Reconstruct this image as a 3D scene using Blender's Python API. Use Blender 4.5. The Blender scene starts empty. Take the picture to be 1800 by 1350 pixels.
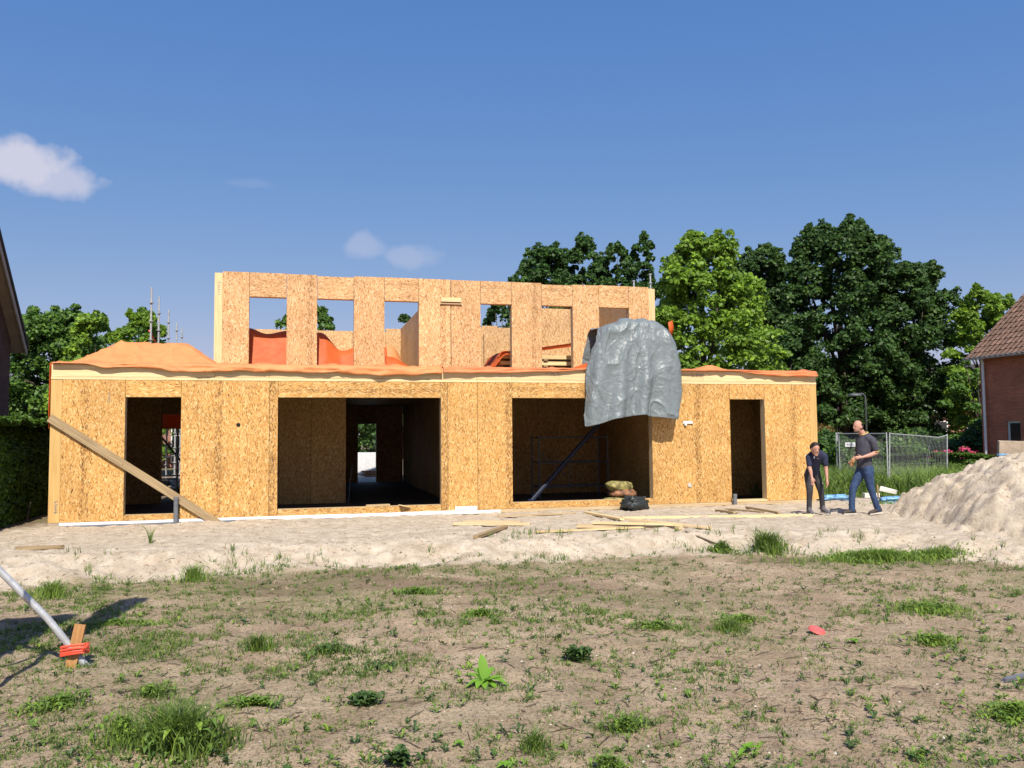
import bpy, bmesh, math, random
import numpy as np
from mathutils import Vector, Matrix
R_ = math.radians
rng = np.random.default_rng(7)
random.seed(7)
SC = bpy.context.scene
COL = SC.collection

# ------------------------------------------------------------------ camera
cam_d = bpy.data.cameras.new('camera'); cam = bpy.data.objects.new('camera', cam_d); COL.objects.link(cam)
cam_d.sensor_width = 36.0; cam_d.lens = 36.0*1470/1800; cam_d.clip_end = 2000; cam_d.clip_start = 0.05
PITCH, ROLL, CAMH = 0.0600, -0.0087, 1.72
cp, sp, cr, sr = math.cos(PITCH), math.sin(PITCH), math.cos(ROLL), math.sin(ROLL)
fwd = Vector((0, cp, sp)); up0 = Vector((0, -sp, cp)); r0 = Vector((1, 0, 0))
right = cr*r0+sr*up0; upv = -sr*r0+cr*up0
cam.matrix_world = Matrix(((right.x, upv.x, -fwd.x, 0), (right.y, upv.y, -fwd.y, 0), (right.z, upv.z, -fwd.z, CAMH), (0, 0, 0, 1)))
SC.camera = cam

# ------------------------------------------------------------------ sky and sun
SUN_EL, SUN_AZ = R_(50), R_(180-8.5)          # azimuth clockwise from +Y
w = bpy.data.worlds.new('World'); SC.world = w; w.use_nodes = True
nt = w.node_tree; nt.nodes.clear()
N = nt.nodes.new; LK = nt.links.new
out = N('ShaderNodeOutputWorld'); bg = N('ShaderNodeBackground'); LK(bg.outputs[0], out.inputs[0])
sky = N('ShaderNodeTexSky'); sky.sky_type = 'NISHITA'; sky.sun_disc = False
sky.sun_elevation = SUN_EL; sky.sun_rotation = SUN_AZ
sky.air_density = 1.0; sky.dust_density = 0.6; sky.ozone_density = 3.5; sky.altitude = 0
bg.inputs[1].default_value = 0.135
hs = N('ShaderNodeCombineColor'); ss_ = N('ShaderNodeSeparateColor'); LK(sky.outputs[0], ss_.inputs[0])
for i_, (g_, k_) in enumerate(((1.05, .575), (.64, .96), (.29, 2.34))):      # response of the photograph to this hazy blue sky, per channel
    p_ = N('ShaderNodeMath'); p_.operation = 'POWER'; LK(ss_.outputs[i_], p_.inputs[0]); p_.inputs[1].default_value = g_
    q_ = N('ShaderNodeMath'); q_.operation = 'MULTIPLY'; LK(p_.outputs[0], q_.inputs[0]); q_.inputs[1].default_value = k_; LK(q_.outputs[0], hs.inputs[i_])
tc = N('ShaderNodeTexCoord')
sx = N('ShaderNodeSeparateXYZ'); LK(tc.outputs['Generated'], sx.inputs[0])
def wm(op, a, b=None, c=None):
    m = N('ShaderNodeMath'); m.operation = op
    for i, v in enumerate((a, b, c)):
        if v is None: continue
        if isinstance(v, (int, float)): m.inputs[i].default_value = v
        else: LK(v, m.inputs[i])
    return m.outputs[0]
# clouds live in sky directions: azimuth and elevation of each patch
az = wm('ARCTAN2', sx.outputs[0], sx.outputs[1]); el = wm('ARCSINE', sx.outputs[2])
nz = N('ShaderNodeTexNoise'); nz.inputs['Scale'].default_value = 34; nz.inputs['Detail'].default_value = 7; nz.inputs['Roughness'].default_value = 0.5
LK(tc.outputs['Generated'], nz.inputs['Vector'])
nz2 = N('ShaderNodeTexNoise'); nz2.inputs['Scale'].default_value = 9; nz2.inputs['Detail'].default_value = 3
LK(tc.outputs['Generated'], nz2.inputs['Vector'])
tot = None
#        azimuth elevation half-width half-height strength soft-bottom
for (ca, ce, ra, re, st, sb) in ((-0.545, 0.278, 0.074, 0.036, 0.85, .7), (-0.503, 0.268, 0.050, 0.026, 0.66, .75), (-0.62, 0.280, 0.06, 0.036, 0.7, 1.0), (-0.176, 0.224, 0.030, 0.018, .28, 1.0), (-0.118, 0.211, 0.036, 0.016, .26, 1.0), (-0.303, 0.285, 0.034, 0.006, .07, 1.0),
                                 (1.4, .5, .2, .06, .5, 1.4), (2.6, .35, .25, .07, .5, 1.4), (-2.2, .4, .2, .06, .5, 1.4), (-1.3, .3, .12, .05, .5, 1.4)):
    dx = wm('DIVIDE', wm('SUBTRACT', az, ca), ra)
    dz = wm('DIVIDE', wm('SUBTRACT', el, ce), re)
    neg = wm('MULTIPLY', wm('MINIMUM', dz, 0), 1/sb-1); dz = wm('ADD', dz, neg)
    r2 = wm('SQRT', wm('ADD', wm('MULTIPLY', dx, dx), wm('MULTIPLY', dz, dz)))
    f = wm('SUBTRACT', 1.0, r2)
    f = wm('ADD', f, wm('MULTIPLY', wm('SUBTRACT', nz.outputs[0], 0.5), 1.5))
    f = wm('ADD', f, wm('MULTIPLY', wm('SUBTRACT', nz2.outputs[0], 0.5), 0.35))
    f = wm('MULTIPLY', wm('SMOOTH_MIN', wm('MAXIMUM', wm('MULTIPLY', f, 1.9), 0.0), 1.0, 0.3), st)
    tot = f if tot is None else wm('MAXIMUM', tot, f)
mx = N('ShaderNodeMix'); mx.data_type = 'RGBA'
LK(tot, mx.inputs[0]); LK(hs.outputs[0], mx.inputs[6]); mx.inputs[7].default_value = (4.1, 4.05, 4.7, 1)
LK(mx.outputs[2], bg.inputs[0])

sd = bpy.data.lights.new('sun', 'SUN'); sd.energy = 4.9; sd.angle = R_(0.53); sd.color = (1.0, 0.94, 0.84)
so = bpy.data.objects.new('sun', sd); COL.objects.link(so)
sdir = Vector((math.sin(SUN_AZ)*math.cos(SUN_EL), math.cos(SUN_AZ)*math.cos(SUN_EL), math.sin(SUN_EL)))
so.rotation_euler = sdir.to_track_quat('Z', 'Y').to_euler(); so.location = sdir*60
SC.view_settings.view_transform = 'Standard'; SC.view_settings.look = 'None'; SC.view_settings.gamma = 1; SC.view_settings.use_curve_mapping = False
SC.view_settings.exposure = 0.32
SC.cycles.max_bounces = 6; SC.cycles.diffuse_bounces = 1; SC.cycles.transparent_max_bounces = 6

# ------------------------------------------------------------------ noise in numpy
def h2(ix, iy, s): 
    v = np.sin(ix*127.1+iy*311.7+s*74.7)*43758.5453
    return v-np.floor(v)
def vn(x, y, s=0):
    ix = np.floor(x); iy = np.floor(y); fx = x-ix; fy = y-iy
    fx = fx*fx*(3-2*fx); fy = fy*fy*(3-2*fy)
    a = h2(ix, iy, s); b = h2(ix+1, iy, s); c = h2(ix, iy+1, s); d = h2(ix+1, iy+1, s)
    return (a*(1-fx)+b*fx)*(1-fy)+(c*(1-fx)+d*fx)*fy
def fbm(x, y, s=0, o=4, g=0.5):
    t = 0; am = 1; nn = 0
    for k in range(o):
        t = t+am*vn(x*2**k+k*13.7, y*2**k-k*7.3, s+k); nn += am; am *= g
    return t/nn
def sm(a, b, x):
    t = np.clip((x-a)/(b-a), 0, 1); return t*t*(3-2*t)

# ------------------------------------------------------------------ materials
def newmat(name):
    m = bpy.data.materials.new(name); m.use_nodes = True; t = m.node_tree
    return m, t, t.nodes['Principled BSDF'], t.nodes.new, t.links.new
def ramp(t, fac, stops):
    r = t.nodes.new('ShaderNodeValToRGB'); e = r.color_ramp.elements
    while len(e) < len(stops): e.new(0.5)
    for i, (p, c) in enumerate(stops): e[i].position = p; e[i].color = (*c, 1) if len(c) == 3 else c
    if fac is not None: t.links.new(fac, r.inputs[0])
    return r.outputs[0]
def flat(name, c, rough=0.7, var=0.15, scale=8, metal=0, bump=0.0, bscale=40, spec=None, stretch=(1, 1, 1)):
    m, t, b, nn, lk = newmat(name)
    tcx = nn('ShaderNodeTexCoord'); mp = nn('ShaderNodeMapping'); mp.inputs['Scale'].default_value = stretch; lk(tcx.outputs['Object'], mp.inputs[0])
    oi = nn('ShaderNodeObjectInfo'); ad = nn('ShaderNodeVectorMath'); ad.operation = 'ADD'
    lk(mp.outputs[0], ad.inputs[0]); lk(oi.outputs['Random'], ad.inputs[1])
    n1 = nn('ShaderNodeTexNoise'); n1.inputs['Scale'].default_value = scale; n1.inputs['Detail'].default_value = 6; lk(ad.outputs[0], n1.inputs['Vector'])
    lo = tuple(x*(1-var*1.6) for x in c); hi = tuple(min(1, x*(1+var)) for x in c)
    lk(ramp(t, n1.outputs[0], [(0.25, lo), (0.75, hi)]), b.inputs['Base Color'])
    b.inputs['Roughness'].default_value = rough; b.inputs['Metallic'].default_value = metal
    if spec is not None: b.inputs['Specular IOR Level'].default_value = spec
    if bump:
        n2 = nn('ShaderNodeTexNoise'); n2.inputs['Scale'].default_value = bscale; n2.inputs['Detail'].default_value = 5; lk(ad.outputs[0], n2.inputs['Vector'])
        bp = nn('ShaderNodeBump'); bp.inputs['Strength'].default_value = bump; bp.inputs['Distance'].default_value = 0.02
        lk(n2.outputs[0], bp.inputs['Height']); lk(bp.outputs[0], b.inputs['Normal'])
    return m

def osb(name, stops, dark=(0.16, 0.075, 0.025)):
    m, t, b, nn, lk = newmat(name)
    tcx = nn('ShaderNodeTexCoord'); oi = nn('ShaderNodeObjectInfo')
    sc = nn('ShaderNodeVectorMath'); sc.operation = 'SCALE'; sc.inputs[0].default_value = (37, 11, 53); lk(oi.outputs['Random'], sc.inputs['Scale'])
    at = nn('ShaderNodeAttribute'); at.attribute_type = 'OBJECT'; at.attribute_name = 'rot'
    vr = nn('ShaderNodeVectorRotate'); vr.rotation_type = 'Y_AXIS'; lk(tcx.outputs['Object'], vr.inputs['Vector']); lk(at.outputs['Fac'], vr.inputs['Angle'])
    ad = nn('ShaderNodeVectorMath'); ad.operation = 'ADD'; lk(vr.outputs[0], ad.inputs[0]); lk(sc.outputs[0], ad.inputs[1])
    def flakes(cell, sw, sl, spread, off):
        a0 = nn('ShaderNodeVectorMath'); a0.operation = 'ADD'; a0.inputs[1].default_value = (off, off*1.7, off*.6); lk(ad.outputs[0], a0.inputs[0])
        v0 = nn('ShaderNodeTexVoronoi'); v0.inputs['Scale'].default_value = cell; lk(a0.outputs[0], v0.inputs['Vector'])
        ss = nn('ShaderNodeSeparateColor'); lk(v0.outputs['Color'], ss.inputs[0])
        m1 = nn('ShaderNodeMath'); m1.operation = 'MULTIPLY_ADD'; lk(ss.outputs[0], m1.inputs[0]); m1.inputs[1].default_value = spread; m1.inputs[2].default_value = -spread/2
        r = nn('ShaderNodeVectorRotate'); r.rotation_type = 'Y_AXIS'; lk(a0.outputs[0], r.inputs['Vector']); lk(m1.outputs[0], r.inputs['Angle'])
        mp = nn('ShaderNodeMapping'); mp.inputs['Scale'].default_value = (sw, sw, sl); lk(r.outputs[0], mp.inputs[0])
        v = nn('ShaderNodeTexVoronoi'); v.inputs['Scale'].default_value = 1.0; lk(mp.outputs[0], v.inputs['Vector'])
        s2 = nn('ShaderNodeSeparateColor'); lk(v.outputs['Color'], s2.inputs[0]); return s2.outputs[0], s2.outputs[1], v.outputs['Distance']
    a, a2, d1 = flakes(10, 52, 11.5, .9, 0)
    c, c2, d2 = flakes(15, 70, 18, 1.5, 5.3)
    ca = ramp(t, a, stops)
    cc = ramp(t, c, stops)
    mx = nn('ShaderNodeMix'); mx.data_type = 'RGBA'
    th = nn('ShaderNodeMath'); th.operation = 'GREATER_THAN'; lk(a2, th.inputs[0]); th.inputs[1].default_value = 0.45
    lk(th.outputs[0], mx.inputs[0]); lk(ca, mx.inputs[6]); lk(cc, mx.inputs[7])
    # dark slivers, thicker inside the printed band of a panel
    e, e2, d3 = flakes(15, 70, 15, 1.0, 11.1)
    bd = nn('ShaderNodeAttribute'); bd.attribute_type = 'OBJECT'; bd.attribute_name = 'band'
    bx = nn('ShaderNodeAttribute'); bx.attribute_type = 'OBJECT'; bx.attribute_name = 'bandz'
    sp_ = nn('ShaderNodeSeparateXYZ'); lk(tcx.outputs['Object'], sp_.inputs[0])
    def near(sock, attr, wd):
        q = nn('ShaderNodeMath'); q.operation = 'SUBTRACT'; lk(sock, q.inputs[0]); lk(attr, q.inputs[1])
        q2 = nn('ShaderNodeMath'); q2.operation = 'ABSOLUTE'; lk(q.outputs[0], q2.inputs[0])
        q3 = nn('ShaderNodeMapRange'); lk(q2.outputs[0], q3.inputs[0]); q3.inputs[1].default_value = wd*.4; q3.inputs[2].default_value = wd; q3.inputs[3].default_value = 1; q3.inputs[4].default_value = 0
        return q3.outputs[0]
    nb = nn('ShaderNodeMath'); nb.operation = 'MAXIMUM'; lk(near(sp_.outputs[0], bd.outputs['Fac'], .10), nb.inputs[0]); lk(near(sp_.outputs[2], bx.outputs['Fac'], .06), nb.inputs[1])
    n5 = nn('ShaderNodeTexNoise'); n5.inputs['Scale'].default_value = 5; lk(ad.outputs[0], n5.inputs['Vector'])
    nbb = nn('ShaderNodeMath'); nbb.operation = 'MULTIPLY'; lk(nb.outputs[0], nbb.inputs[0]); lk(n5.outputs[0], nbb.inputs[1])
    thr = nn('ShaderNodeMath'); thr.operation = 'MULTIPLY_ADD'; lk(nbb.outputs[0], thr.inputs[0]); thr.inputs[1].default_value = -1.0; thr.inputs[2].default_value = 0.92
    g = nn('ShaderNodeMath'); g.operation = 'GREATER_THAN'; lk(e, g.inputs[0]); lk(thr.outputs[0], g.inputs[1])
    gm = nn('ShaderNodeMath'); gm.operation = 'MULTIPLY'; lk(g.outputs[0], gm.inputs[0]); lk(e2, gm.inputs[1])
    m2 = nn('ShaderNodeMix'); m2.data_type = 'RGBA'; lk(gm.outputs[0], m2.inputs[0]); lk(mx.outputs[2], m2.inputs[6]); m2.inputs[7].default_value = (*dark, 1)
    # slow tone drift over the board
    n6 = nn('ShaderNodeTexNoise'); n6.inputs['Scale'].default_value = 1.3; n6.inputs['Detail'].default_value = 3; lk(ad.outputs[0], n6.inputs['Vector'])
    cx = ramp(t, n6.outputs[0], [(0.3, (0.86, 0.84, 0.82)), (0.7, (1.08, 1.06, 1.02))])
    m3 = nn('ShaderNodeMix'); m3.data_type = 'RGBA'; m3.blend_type = 'MULTIPLY'; m3.inputs[0].default_value = 1; lk(m2.outputs[2], m3.inputs[6]); lk(cx, m3.inputs[7])
    vr_ = nn('ShaderNodeMapRange'); lk(oi.outputs['Random'], vr_.inputs[0]); vr_.inputs[3].default_value = .90; vr_.inputs[4].default_value = 1.07
    c7 = nn('ShaderNodeCombineColor'); [lk(vr_.outputs[0], c7.inputs[i]) for i in range(3)]
    m4 = nn('ShaderNodeMix'); m4.data_type = 'RGBA'; m4.blend_type = 'MULTIPLY'; m4.inputs[0].default_value = 1; lk(m3.outputs[2], m4.inputs[6]); lk(c7.outputs[0], m4.inputs[7])
    lk(m4.outputs[2], b.inputs['Base Color']); b.inputs['Roughness'].default_value = 0.62; b.inputs['Specular IOR Level'].default_value = 0.25
    bp = nn('ShaderNodeBump'); bp.inputs['Strength'].default_value = 0.25; bp.inputs['Distance'].default_value = 0.003
    hh = nn('ShaderNodeMath'); hh.operation = 'ADD'; lk(a, hh.inputs[0]); lk(c, hh.inputs[1]); lk(hh.outputs[0], bp.inputs['Height']); lk(bp.outputs[0], b.inputs['Normal'])
    return m
M = {}
M['osb'] = osb('osb_board', [(0.0, (.33, .16, .048)), (.14, (.50, .26, .076)), (.42, (.585, .325, .100)), (.72, (.65, .39, .135)), (1, (.78, .56, .27))])
M['osb2'] = osb('osb_board_pale', [(0.0, (.36, .19, .08)), (.14, (.53, .30, .13)), (.42, (.64, .385, .175)), (.72, (.70, .455, .23)), (1, (.82, .62, .38))], (.26, .13, .05))  # paler, pinker flake mix for the upper storey
def wood(name, c, c2, rough=.6):
    m, t, b, nn, lk = newmat(name)
    tcx = nn('ShaderNodeTexCoord'); oi = nn('ShaderNodeObjectInfo')
    at = nn('ShaderNodeAttribute'); at.attribute_type = 'OBJECT'; at.attribute_name = 'rot'
    vr = nn('ShaderNodeVectorRotate'); vr.rotation_type = 'Y_AXIS'; lk(tcx.outputs['Object'], vr.inputs['Vector']); lk(at.outputs['Fac'], vr.inputs['Angle'])
    ad = nn('ShaderNodeVectorMath'); ad.operation = 'ADD'; lk(vr.outputs[0], ad.inputs[0]); lk(oi.outputs['Random'], ad.inputs[1])
    mp = nn('ShaderNodeMapping'); mp.inputs['Scale'].default_value = (24, 24, 1.2); lk(ad.outputs[0], mp.inputs[0])
    n1 = nn('ShaderNodeTexNoise'); n1.inputs['Scale'].default_value = 1.5; n1.inputs['Detail'].default_value = 6; n1.inputs['Distortion'].default_value = .6; lk(mp.outputs[0], n1.inputs['Vector'])
    col = ramp(t, n1.outputs[0], [(0.3, c2), (0.62, c)])
    v = nn('ShaderNodeTexVoronoi'); v.inputs['Scale'].default_value = 2.2; lk(ad.outputs[0], v.inputs['Vector'])
    kn = ramp(t, v.outputs['Distance'], [(0.02, (.45, .25, .1)), (.05, (1, 1, 1))])
    mm = nn('ShaderNodeMix'); mm.data_type = 'RGBA'; mm.blend_type = 'MULTIPLY'; mm.inputs[0].default_value = .8; lk(col, mm.inputs[6]); lk(kn, mm.inputs[7])
    br = nn('ShaderNodeMapRange'); lk(oi.outputs['Random'], br.inputs[0]); br.inputs[3].default_value = .88; br.inputs[4].default_value = 1.08
    m2 = nn('ShaderNodeMix'); m2.data_type = 'RGBA'; m2.blend_type = 'MULTIPLY'; m2.inputs[0].default_value = 1; lk(mm.outputs[2], m2.inputs[6])
    cb = nn('ShaderNodeCombineColor'); [lk(br.outputs[0], cb.inputs[i]) for i in range(3)]; lk(cb.outputs[0], m2.inputs[7])
    lk(m2.outputs[2], b.inputs['Base Color']); b.inputs['Roughness'].default_value = rough; b.inputs['Specular IOR Level'].default_value = .25
    return m
M['timber'] = wood('spruce_timber', (.78, .62, .34), (.64, .45, .22))
M['timber2'] = wood('warm_timber', (.64, .42, .16), (.53, .32, .11))
M['oldwood'] = wood('weathered_wood', (.42, .31, .17), (.26, .18, .10))
M['palewood'] = wood('pale_scrap_wood', (.66, .50, .30), (.48, .34, .18))
def film(name, c, rough, tr=.3, bs=3.0):
    m, t, b, nn, lk = newmat(name)
    tcx = nn('ShaderNodeTexCoord'); n1 = nn('ShaderNodeTexNoise'); n1.inputs['Scale'].default_value = bs; n1.inputs['Detail'].default_value = 5; n1.inputs['Distortion'].default_value = 1.2; lk(tcx.outputs['Object'], n1.inputs['Vector'])
    lk(ramp(t, n1.outputs[0], [(0.3, tuple(x*.86 for x in c)), (.7, tuple(min(1, x*1.08) for x in c))]), b.inputs['Base Color'])
    b.inputs['Roughness'].default_value = rough; b.inputs['Specular IOR Level'].default_value = .4
    bp = nn('ShaderNodeBump'); bp.inputs['Strength'].default_value = .5; bp.inputs['Distance'].default_value = .05
    lk(n1.outputs[0], bp.inputs['Height']); lk(bp.outputs[0], b.inputs['Normal'])
    if tr:
        tl = nn('ShaderNodeBsdfTranslucent'); tl.inputs[0].default_value = (*c, 1); ms = nn('ShaderNodeMixShader'); ms.inputs[0].default_value = tr
        lk(b.outputs[0], ms.inputs[1]); lk(tl.outputs[0], ms.inputs[2]); lk(ms.outputs[0], t.nodes['Material Output'].inputs[0])
    return m
M['orange'] = film('orange_film', (.90, .235, .055), .5, .55)
M['orange_sunlit'] = film('sunlit_orange_film', (.90, .33, .13), .55, .35)  # same film as the deep orange, its sunlit look put into a paler colour
M['orange_pale'] = film('pale_orange_film', (.87, .345, .125), .6, .25)
M['tarp'] = film('grey_tarp', (.185, .215, .222), .38, 0, 6.0)
M['blackbag'] = film('black_plastic', (.03, .035, .035), .3, 0, 9)
M['white'] = flat('white_plastic', (.78, .78, .78), .6, .08)
M['foam'] = flat('white_foam', (.83, .80, .72), .8, .08)
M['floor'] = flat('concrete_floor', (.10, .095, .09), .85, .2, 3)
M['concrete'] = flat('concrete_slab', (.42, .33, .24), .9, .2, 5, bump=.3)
M['steel'] = flat('galvanised_steel', (.50, .51, .52), .5, .2, 12, metal=.25, bump=.1)
M['steel_dark'] = flat('dark_steel', (.10, .11, .11), .5, .3, 10, metal=.2)
M['bluemetal'] = flat('dark_blue_paint', (.012, .018, .045), .5, .2)
M['pvc'] = flat('grey_pvc', (.16, .17, .19), .5, .15)
M['hole'] = flat('near_black', (.01, .008, .006), .9, .1)
M['ink'] = flat('grey_blue_ink', (.22, .22, .33), .8, .3, 60)
M['tape'] = flat('red_orange_tape', (.85, .10, .05), .5, .15)
M['stake'] = wood('stake_wood', (.50, .26, .10), (.38, .19, .07))
M['bag_yellow'] = flat('yellow_printed_sack', (.30, .26, .09), .7, .7, 9)  # both sack colours muted, the shade of the opening put into them
M['bag_red'] = flat('red_printed_sack', (.28, .13, .06), .7, .7, 9)
M['bluebag'] = flat('blue_plastic_foil', (.20, .42, .72), .35, .45, 9, bump=.6, bscale=14)
M['pink'] = flat('red_plastic', (.66, .13, .11), .5, .15)
M['stone'] = flat('pale_stone', (.55, .50, .42), .9, .25, 20)
M['twig'] = flat('dry_twig', (.10, .07, .045), .9, .4, 20)
M['glass'] = flat('window_glass', (.02, .03, .03), .08, .1, spec=.6)
M['curtain'] = flat('white_frame_paint', (.80, .80, .78), .5, .05)
M['soffit'] = flat('soffit_board', (.30, .24, .17), .8, .15, 4)
M['zinc'] = flat('zinc_gutter', (.40, .37, .33), .6, .15, 6)
M['bark'] = flat('tree_bark', (.09, .07, .05), .95, .4, 9, bump=.8, bscale=14, stretch=(1, 1, .3))
M['flower'] = flat('pink_blossom', (.62, .06, .16), .7, .35, 6)
def brick(name, c1, c2, mort, sc=1.0):
    m, t, b, nn, lk = newmat(name)
    tcx = nn('ShaderNodeTexCoord'); sp_ = nn('ShaderNodeSeparateXYZ'); lk(tcx.outputs['Object'], sp_.inputs[0])
    ax = nn('ShaderNodeMath'); ax.operation = 'ADD'; lk(sp_.outputs[0], ax.inputs[0]); lk(sp_.outputs[1], ax.inputs[1])
    cb = nn('ShaderNodeCombineXYZ'); lk(ax.outputs[0], cb.inputs[0]); lk(sp_.outputs[2], cb.inputs[1])
    br = nn('ShaderNodeTexBrick'); lk(cb.outputs[0], br.inputs['Vector']); br.inputs['Scale'].default_value = 1
    br.inputs['Brick Width'].default_value = .22; br.inputs['Row Height'].default_value = .0625; br.inputs['Mortar Size'].default_value = .007; br.inputs['Bias'].default_value = -.2
    br.inputs['Color1'].default_value = (*c1, 1); br.inputs['Color2'].default_value = (*c2, 1); br.inputs['Mortar'].default_value = (*mort, 1)
    n1 = nn('ShaderNodeTexNoise'); n1.inputs['Scale'].default_value = 1.4; n1.inputs['Detail'].default_value = 6; lk(tcx.outputs['Object'], n1.inputs['Vector'])
    cx = ramp(t, n1.outputs[0], [(0.3, (.72, .72, .72)), (.7, (1.15, 1.12, 1.1))])
    mm = nn('ShaderNodeMix'); mm.data_type = 'RGBA'; mm.blend_type = 'MULTIPLY'; mm.inputs[0].default_value = 1; lk(br.outputs[0], mm.inputs[6]); lk(cx, mm.inputs[7])
    lk(mm.outputs[2], b.inputs['Base Color']); b.inputs['Roughness'].default_value = .9
    bp = nn('ShaderNodeBump'); bp.inputs['Strength'].default_value = .6; bp.inputs['Distance'].default_value = .008; bp.invert = True; lk(br.outputs['Fac'], bp.inputs['Height']); lk(bp.outputs[0], b.inputs['Normal'])
    return m
M['brick'] = brick('red_brown_brick', (.62, .18, .08), (.46, .125, .06), (.32, .20, .15))
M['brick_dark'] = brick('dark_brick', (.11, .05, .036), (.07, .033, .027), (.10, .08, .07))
M['brick_far'] = brick('far_brick', (.42, .17, .12), (.32, .12, .09), (.40, .34, .30))
M['tile'] = flat('clay_roof_tile', (.215, .125, .085), .85, .38, 2.2, bump=.2)
M['tile_dark'] = flat('dark_roof_tile', (.05, .045, .045), .8, .3, 4)
def leafmat(name, c, tr=.35, var=.45, yel=(1.6, 1.25, .6)):
    m, t, b, nn, lk = newmat(name)
    g = nn('ShaderNodeNewGeometry')
    tcx = nn('ShaderNodeTexCoord'); n1 = nn('ShaderNodeTexNoise'); n1.inputs['Scale'].default_value = .9; n1.inputs['Detail'].default_value = 3; lk(tcx.outputs['Object'], n1.inputs['Vector'])
    mxx = nn('ShaderNodeMath'); mxx.operation = 'MULTIPLY_ADD'; lk(g.outputs['Random Per Island'], mxx.inputs[0]); mxx.inputs[1].default_value = .6
    q = nn('ShaderNodeMath'); q.operation = 'MULTIPLY'; lk(n1.outputs[0], q.inputs[0]); q.inputs[1].default_value = .4; lk(q.outputs[0], mxx.inputs[2])
    lo = tuple(x*(1-var) for x in c); hi = tuple(min(1, x*(1+var)*y) for x, y in zip(c, (yel[0]*.8, yel[1]*.9, yel[2])))
    col = ramp(t, mxx.outputs[0], [(.15, lo), (.5, c), (.9, hi)])
    lk(col, b.inputs['Base Color']); b.inputs['Roughness'].default_value = .5; b.inputs['Specular IOR Level'].default_value = .3
    tl = nn('ShaderNodeBsdfTranslucent'); lk(col, tl.inputs[0]); ms = nn('ShaderNodeMixShader'); ms.inputs[0].default_value = tr
    lk(b.outputs[0], ms.inputs[1]); lk(tl.outputs[0], ms.inputs[2]); lk(ms.outputs[0], t.nodes['Material Output'].inputs[0])
    return m
M['leaf_dark'] = leafmat('dark_green_leaves', (.058, .122, .034), .34)
M['leaf_oak'] = leafmat('oak_leaves', (.056, .125, .032), .32)
M['leaf_light'] = leafmat('light_green_leaves', (.19, .33, .045), .40)
M['leaf_mid'] = leafmat('mid_green_leaves', (.10, .20, .04), .36)
M['leaf_hedge'] = leafmat('hedge_leaves', (.075, .15, .02), .3)
M['leaf_red'] = leafmat('reddish_shrub_leaves', (.20, .14, .05), .3)
M['grass'] = leafmat('grass_blades', (.125, .205, .045), .38, .5)
M['grass_l'] = leafmat('long_grass_blades', (.19, .30, .065), .4, .5)
M['weed'] = leafmat('weed_leaves', (.16, .27, .05), .35, .4)
M['weed_d'] = leafmat('dark_weed_leaves', (.07, .135, .04), .3, .4)
M['broad'] = leafmat('bright_broad_leaves', (.20, .40, .05), .4, .25)
M['skin'] = flat('skin', (.52, .27, .19), .55, .06, 9)
M['navy'] = flat('navy_cotton', (.022, .028, .065), .9, .25, 14, bump=.3, bscale=18)
M['greytee'] = flat('slate_cotton', (.060, .060, .078), .9, .2, 14, bump=.3, bscale=18)
M['charcoal'] = flat('charcoal_denim', (.045, .042, .048), .85, .3, 10, bump=.4, bscale=22)
M['denim'] = flat('blue_denim', (.030, .062, .145), .85, .35, 10, bump=.4, bscale=22)
M['hair'] = flat('dark_brown_hair', (.018, .011, .008), .6, .4, 40, bump=.6, bscale=90)
M['shoe'] = flat('brown_leather', (.045, .030, .022), .6, .3, 14)
M['shoe_grey'] = flat('grey_canvas', (.13, .12, .13), .8, .2, 14)
M['sole'] = flat('pale_sole', (.62, .58, .50), .7, .1)
M['yellow'] = flat('yellow_trim', (.75, .55, .16), .7, .1)

# ------------------------------------------------------------------ mesh tools
def mesh_np(name, V, F, mats, smooth=False, midx=None, attrs=None):
    me = bpy.data.meshes.new(name); V = np.asarray(V, np.float32)
    if isinstance(F, np.ndarray):
        k = F.shape[1]; nf = len(F); tot_ = np.full(nf, k, np.int32); flatf = F.astype(np.int32).ravel()
    else:
        tot_ = np.array([len(f) for f in F], np.int32); flatf = np.array([i for f in F for i in f], np.int32); nf = len(F)
    me.vertices.add(len(V)); me.vertices.foreach_set('co', V.ravel())
    me.loops.add(len(flatf)); me.loops.foreach_set('vertex_index', flatf)
    me.polygons.add(nf); st = np.zeros(nf, np.int32); st[1:] = np.cumsum(tot_)[:-1]
    me.polygons.foreach_set('loop_start', st)
    for m in (mats if isinstance(mats, (list, tuple)) else [mats]): me.materials.append(m)
    if midx is not None: me.polygons.foreach_set('material_index', np.asarray(midx, np.int32))
    me.polygons.foreach_set('use_smooth', np.full(nf, bool(smooth)))
    if attrs:
        for n_, a_ in attrs.items():
            at = me.attributes.new(n_, 'FLOAT', 'POINT'); at.data.foreach_set('value', np.asarray(a_, np.float32))
    me.update(calc_edges=True); me.validate(); return me
def link(name, me, parent=None, loc=(0, 0, 0), rot=(0, 0, 0)):
    o = bpy.data.objects.new(name, me); COL.objects.link(o); o.location = loc; o.rotation_euler = rot
    if parent is not None: o.parent = parent
    return o
def tag(o, label=None, cat=None, group=None, kind=None):
    if label: o['label'] = label
    if cat: o['category'] = cat
    if group: o['group'] = group
    if kind: o['kind'] = kind
    return o
def empty(name, loc=(0, 0, 0), rz=0, label=None, cat=None, group=None):
    o = bpy.data.objects.new(name, None); COL.objects.link(o); o.location = loc; o.rotation_euler = (0, 0, rz); o.empty_display_size = .2
    return tag(o, label, cat, group)
def copy_tree(o, parent=None):
    c = o.copy(); COL.objects.link(c)
    if parent: c.parent = parent
    for ch in list(o.children): copy_tree(ch, c)
    return c
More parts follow.
